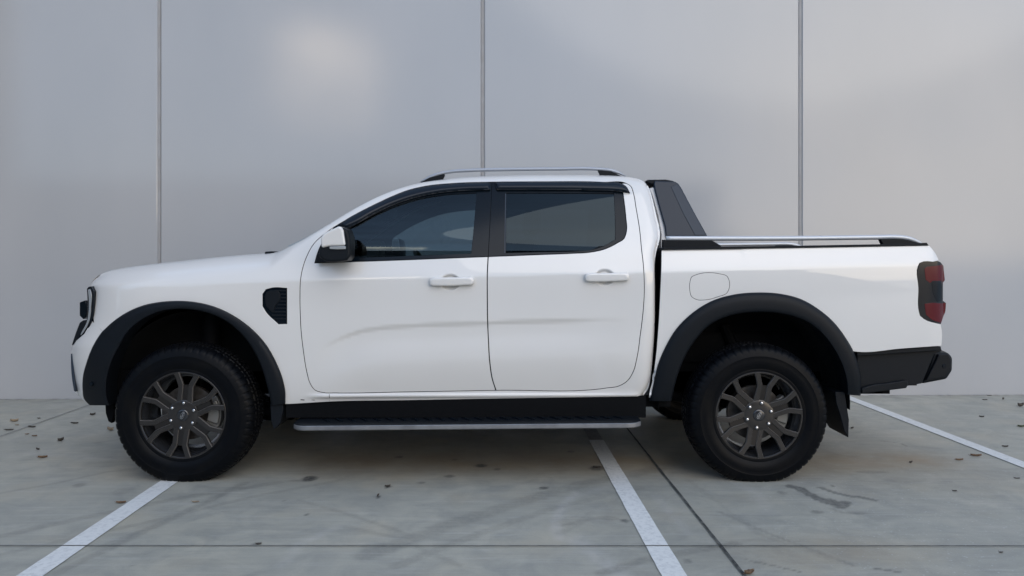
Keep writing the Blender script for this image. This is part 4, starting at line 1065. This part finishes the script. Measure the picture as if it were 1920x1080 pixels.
def spoke_geo(mb, ang):
    ca, sa = math.cos(ang), math.sin(ang)
    def P(r, l, y): return (r * RR * ca - l * RR * sa, y, r * RR * sa + l * RR * ca)
    def strip(path, hw, y0f, thick=.022, i=0, crown=.004):
        V = []; n = len(path)
        for k, (r, l) in enumerate(path):
            r0, l0 = path[max(k - 1, 0)]; r1, l1 = path[min(k + 1, n - 1)]; dr, dl = r1 - r0, l1 - l0; q = math.hypot(dr, dl); nr, nl = -dl / q, dr / q
            h = hw[k]; y = y0f(r)
            for t, dy in ((-1, thick), (-1, .0085), (-.80, 0), (.80, 0), (1, .0085), (1, thick)):
                V.append(P(r + nr * h * t, l + nl * h * t, y + dy))
        m = 6; Fc = [(k * m + j, (k + 1) * m + j, (k + 1) * m + (j + 1) % m, k * m + (j + 1) % m) for k in range(n - 1) for j in range(m)]
        Fc += [tuple(range(m)), tuple(range((n - 1) * m, n * m))[::-1]]
        k0 = len(mb.I); mb.add(V, Fc, i)
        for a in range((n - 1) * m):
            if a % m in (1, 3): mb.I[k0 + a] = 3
    yf = lambda r: .020 - .012 * max(0, (r - .3) / .65)
    for sg in (1, -1):
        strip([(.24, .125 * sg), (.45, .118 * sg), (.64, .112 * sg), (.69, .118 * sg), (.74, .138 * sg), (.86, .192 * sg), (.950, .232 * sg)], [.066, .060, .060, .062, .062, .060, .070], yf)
    # recessed centre plate
    pl = [(.25, -.10), (.45, -.10), (.68, -.09), (.695, -.05), (.695, .05), (.68, .09), (.45, .10), (.25, .10)]
    mb.prism([P(r, l, yf(r) + .006) for r, l in pl], [P(r, l, .05) for r, l in pl], 1)
def make_wheel(name, loc, rz, rot):
    hub = MB()
    hub.lathe([(.02, .10), (.155, .10), (.156, .106), (.156, .125), (.10, .127), (.07, .16), (.02, .17)], 64)
    for k in range(24):
        a = 2 * math.pi * k / 24; hub.lathe([(.0001, .0985), (.004, .0985)], 6, c=(.125 * math.cos(a), 0, .125 * math.sin(a)))
    w = hub.build(name, M['steel'], truck, smooth=False, ang=30)
    V, Fc = tyre_mesh(); ty = mk('tyre', V, Fc, M['rubber'], w); bm_fix(ty); sharp_by_angle(ty, 30)
    rim = MB()
    # lip and barrel
    rim.lathe([(.2335, .030), (.2350, .016), (.238, .0125), (.2445, .0125), (.2475, .015), (.2480, .022)], 128, 0)
    rim.lathe([(.2338, .028), (.2310, .035), (.2250, .045), (.2200, .060), (.2130, .075), (.2080, .11), (.2080, .20), (.222, .235), (.235, .24)], 128, 2)
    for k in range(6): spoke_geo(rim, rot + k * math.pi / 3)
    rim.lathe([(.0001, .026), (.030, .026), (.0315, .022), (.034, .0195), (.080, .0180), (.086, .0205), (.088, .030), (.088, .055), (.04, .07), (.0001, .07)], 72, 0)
    r_ = rim.build('rim', [M['rim'], M['rim2'], M['barrel'], M['rim_highlight']], w, ang=28)
    for k in range(6):
        a = rot + k * math.pi / 3; c = (.0705 * math.cos(a), 0, .0705 * math.sin(a)); nb_ = MB()
        nb_.lathe([(.0125, .030), (.0125, .0172), (.0105, .0168), (.0100, .020)], 24, 1, c=c)
        nb_.lathe([(.0088, .026), (.0088, .012), (.0075, .0095), (.0045, .008), (.0001, .0075)], 6, 0, c=c)
        nb_.build('lug_nut', [M['chrome'], M['cap']], w, ang=25)
    cap = MB(); cap.lathe([(.0330, .026), (.0325, .018), (.031, .0165), (.026, .0150), (.0001, .0140)], 48, 0)
    # oval badge ring and script
    el = rot - math.pi / 2 + R(75); ca, sa = math.cos(el), math.sin(el)
    def E(a, k, y): 
        u_, v_ = .0215 * k * math.cos(a), .0095 * k * math.sin(a); return (u_ * ca - v_ * sa, y, u_ * sa + v_ * ca)
    n = 40; V = [E(2 * math.pi * i / n, k, y) for (k, y) in ((1.0, .0128), (.86, .0128)) for i in range(n)] + [E(2 * math.pi * i / n, 1.03, .016) for i in range(n)]
    cap.add(V, [(i, (i + 1) % n, n + (i + 1) % n, n + i) for i in range(n)] + [(i, (i + 1) % n, 2 * n + (i + 1) % n, 2 * n + i) for i in range(n)], 1)
    c_ = cap.build('centre_cap', [M['cap'], M['logo']], w, ang=40)
    tcv = bpy.data.curves.new('badge_text', 'FONT'); tcv.body = 'Ford'; tcv.size = .0165; tcv.align_x = 'CENTER'; tcv.align_y = 'CENTER'; tcv.shear = .35; tcv.extrude = .0004; tcv.offset = .0003
    to = bpy.data.objects.new('badge_tmp', tcv); COL.objects.link(to); bpy.context.view_layer.update()
    me = bpy.data.meshes.new_from_object(to.evaluated_get(bpy.context.evaluated_depsgraph_get())); bpy.data.objects.remove(to)
    me.name = 'cap_lettering'; me.materials.clear(); me.materials.append(M['logo'])
    me.transform(Matrix(((ca, -sa, 0, 0), (0, 0, -1, .0132), (sa, ca, 0, 0), (0, 0, 0, 1))))
    t_o = bpy.data.objects.new('cap_lettering', me); COL.objects.link(t_o); t_o.parent = w
    cal = MB(); 
    for a0, a1, r0, r1, y0, y1 in ((-28, 32, .118, .192, .085, .145), (-20, 24, .12, .185, .070, .09)):
        n = 10; A_ = [R(a0 + (a1 - a0) * i / n) for i in range(n + 1)]
        o2 = [(r1 * math.cos(a), r1 * math.sin(a)) for a in A_] + [(r0 * math.cos(a), r0 * math.sin(a)) for a in A_[::-1]]
        cal.prism([(x, y0, z) for x, z in o2], [(x, y1, z) for x, z in o2])
    bevel(cal.build('brake_caliper', M['caliper'], w), .006)
    w.location = loc; w.rotation_euler = (0, 0, rz)
    return w
def copy_tree(o, parent):
    c = o.copy(); COL.objects.link(c); c.parent = parent
    for ch in list(o.children): copy_tree(ch, c)
    return c
HZW = .376
wf_ = make_wheel('wheel', (FHUB[0], -.965, HZW), 0, R(84)); wr_ = make_wheel('wheel', (RHUB[0], -.965, HZW), 0, R(78.6))
for src, x in ((wf_, FHUB[0]), (wr_, RHUB[0])):
    c = copy_tree(src, truck); c.location = (x, .965, HZW); c.rotation_euler = (0, 0, math.pi)
# flatten the tyres where they touch the ground
for t in [o for o in bpy.data.objects if o.name.startswith('tyre')]:
    if t.data.get('flat'): continue
    t.data['flat'] = 1
    for v in t.data.vertices:
        if v.co.z < -HZW + .001: v.co.z = -HZW + .001

# ------------------------------------------------------------------ fallen leaves
LM = [pm('leaf_brown', (.16, .095, .05), .7, var=(60, (.09, .05, .028), .4, .6)), pm('leaf_tan', (.30, .235, .16), .7, var=(60, (.20, .15, .10), .4, .6)),
      pm('leaf_dark', (.05, .042, .034), .7), pm('leaf_green', (.07, .085, .045), .6)]
def leaf(px, py, size, rz, mi, label, curl=.5, aspect=.5, z0=0):
    x, y = G(px, py); L_ = size * y / F; nu, nv = 9, 5; V = []; rr = random.Random(int(px * 7 + py))
    for i in range(nu):
        u = i / (nu - 1); wd = aspect * L_ * .5 * math.sin(math.pi * min(1, u * .93 + .05))**.8 * (1 + .25 * math.sin(u * 17 + px))
        for j in range(nv):
            v = (j / (nv - 1) - .5) * 2
            zz = curl * L_ * (.30 * (v * v) + .5 * (u - .5)**2) + rr.uniform(0, .02) * L_ + .003
            V.append(((u - .5) * L_, v * wd * (1 - .3 * curl), zz))
    Fc = [(i * nv + j, (i + 1) * nv + j, (i + 1) * nv + j + 1, i * nv + j + 1) for i in range(nu - 1) for j in range(nv - 1)]
    k = len(V); V += [(-.5 * L_, 0, .004), (-.68 * L_, .03 * L_, .010), (-.68 * L_, .05 * L_, .012), (-.5 * L_, .02 * L_, .006)]; Fc.append((k, k + 1, k + 2, k + 3))
    o = mk('fallen_leaf', V, Fc, LM[mi], loc=(x, y, z0)); o.rotation_euler = (0, 0, R(rz)); s = o.modifiers.new('solid', 'SOLIDIFY'); s.thickness = .001
    tag(o, label, 'leaf', 'dry leaves on the concrete')
for a in [
    (27, 791, 13, 15, 1, 'large curled tan leaf, farthest of the leaves left of the front wheel', 1.0, .75),
    (32, 797.5, 8, -10, 1, 'small tan leaf lying just below the large curled tan leaf', .3, .6),
    (17, 807, 16, 5, 2, 'thin dark leaf at the left frame edge, with a pale rim', .3, .4),
    (60, 802, 15, -12, 2, 'narrow dark leaf lying on the faint joint left of the truck', .5, .35),
    (73, 785, 6, 0, 2, 'tiny dark leaf bit behind the faint joint left of the truck', .4, .8),
    (51, 815, 6, 30, 0, 'tiny brown leaf bit, left one of a pair beneath the faint joint', .6, .7),
    (65, 818.5, 8, 20, 0, 'small brown leaf, right one of a pair beneath the faint joint', .6, .6),
    (140, 794.5, 14, -5, 2, 'dark flat leaf between the faint joint and the front wheel', .4, .45),
    (174, 779, 9, 40, 2, 'small upright dark leaf just in front of the bumper', 1.2, .5),
    (114, 827.5, 11, 60, 2, 'crumpled dark curled leaf in open concrete left of the front tyre', 1.4, .9),
    (71, 844, 9, -25, 2, 'thin curled leaf above the broad brown leaf on the left', 1.0, .4),
    (80, 859, 16, 12, 0, 'broad brown leaf on the left, the largest left of the front tyre', .6, .5),
    (207, 808, 13, -15, 1, 'pale crumpled leaf touching the left side of the front tyre', 1.3, .8),
    (227, 944, 17, 8, 0, 'grey brown leaf on the left edge of the white line by the front tyre', .5, .45),
    (367, 942, 13, 4, 1, 'flat pale tan leaf below the front tyre, right of the white line', .3, .45),
    (485, 1021.5, 10, 15, 2, 'tiny dark leaf just above the cross joint, below the cab', .6, .6),
    (709, 931, 7, 75, 2, 'tiny upright black leaf in open concrete below the doors', 1.4, .7),
    (727, 913, 10, 20, 2, 'small dark leaf among the oil spots below the front door', .8, .5),
    (1827, 739.5, 13, 20, 1, 'tan curled leaf standing against the foot of the wall', 1.5, .8),
    (1855, 742.2, 9, 0, 2, 'flat dark leaf at the foot of the wall, right of the tan one', .3, .3),
    (1847, 750.5, 9, 0, 2, 'dark thin leaf on concrete, nearest below the wall leaves', .4, .4),
    (1881, 749.5, 8, 50, 2, 'crumpled dark leaf close to the wall at the right', 1.1, .6),
    (1914, 762.5, 14, 15, 2, 'dark leaf cluster at the right frame edge, nearer the wall', 1.2, .6),
    (1915, 801, 13, -5, 3, 'greenish leaf at the right frame edge beyond the white line', .7, .5),
    (1841, 782.5, 8, -15, 2, 'tiny dark leaf beyond the white line, right of its middle', .8, .5),
    (1885, 838.5, 10, -10, 2, 'small dark leaf just beyond the near end of the right white line', .7, .4),
    (1799, 863.5, 15, 5, 0, 'thin brown leaf near the right white line, left one of two', .5, .25),
    (1830, 856, 19, -8, 0, 'long brown leaf near the right white line, right one of two', .5, .35),
    (1708, 868.5, 8, 30, 2, 'tiny dark crumb of leaf halfway between rear tyre and white line', 1.0, .7),
    (1790, 921.5, 8, 0, 2, 'small black leaf in open concrete at the right', .5, .5),
    (1907, 898, 10, -8, 2, 'thin dark leaf at the right frame edge, on the near side of the line', .4, .3),
    (1598, 804, 8, 35, 2, 'small dark leaf just right of the rear mud flap', .9, .6),
    (1405, 1077, 22, 25, 0, 'brown leaf at the bottom frame edge by the long joint', .8, .7),
    (1120, 878, 16, -10, 2, 'dark crumpled leaf beside the middle white line under the truck edge', .5, .5),
    (1877, 1037, 8, 5, 2, 'tiny dark leaf just below the cross joint at the right', .4, .5),
]: leaf(*a)
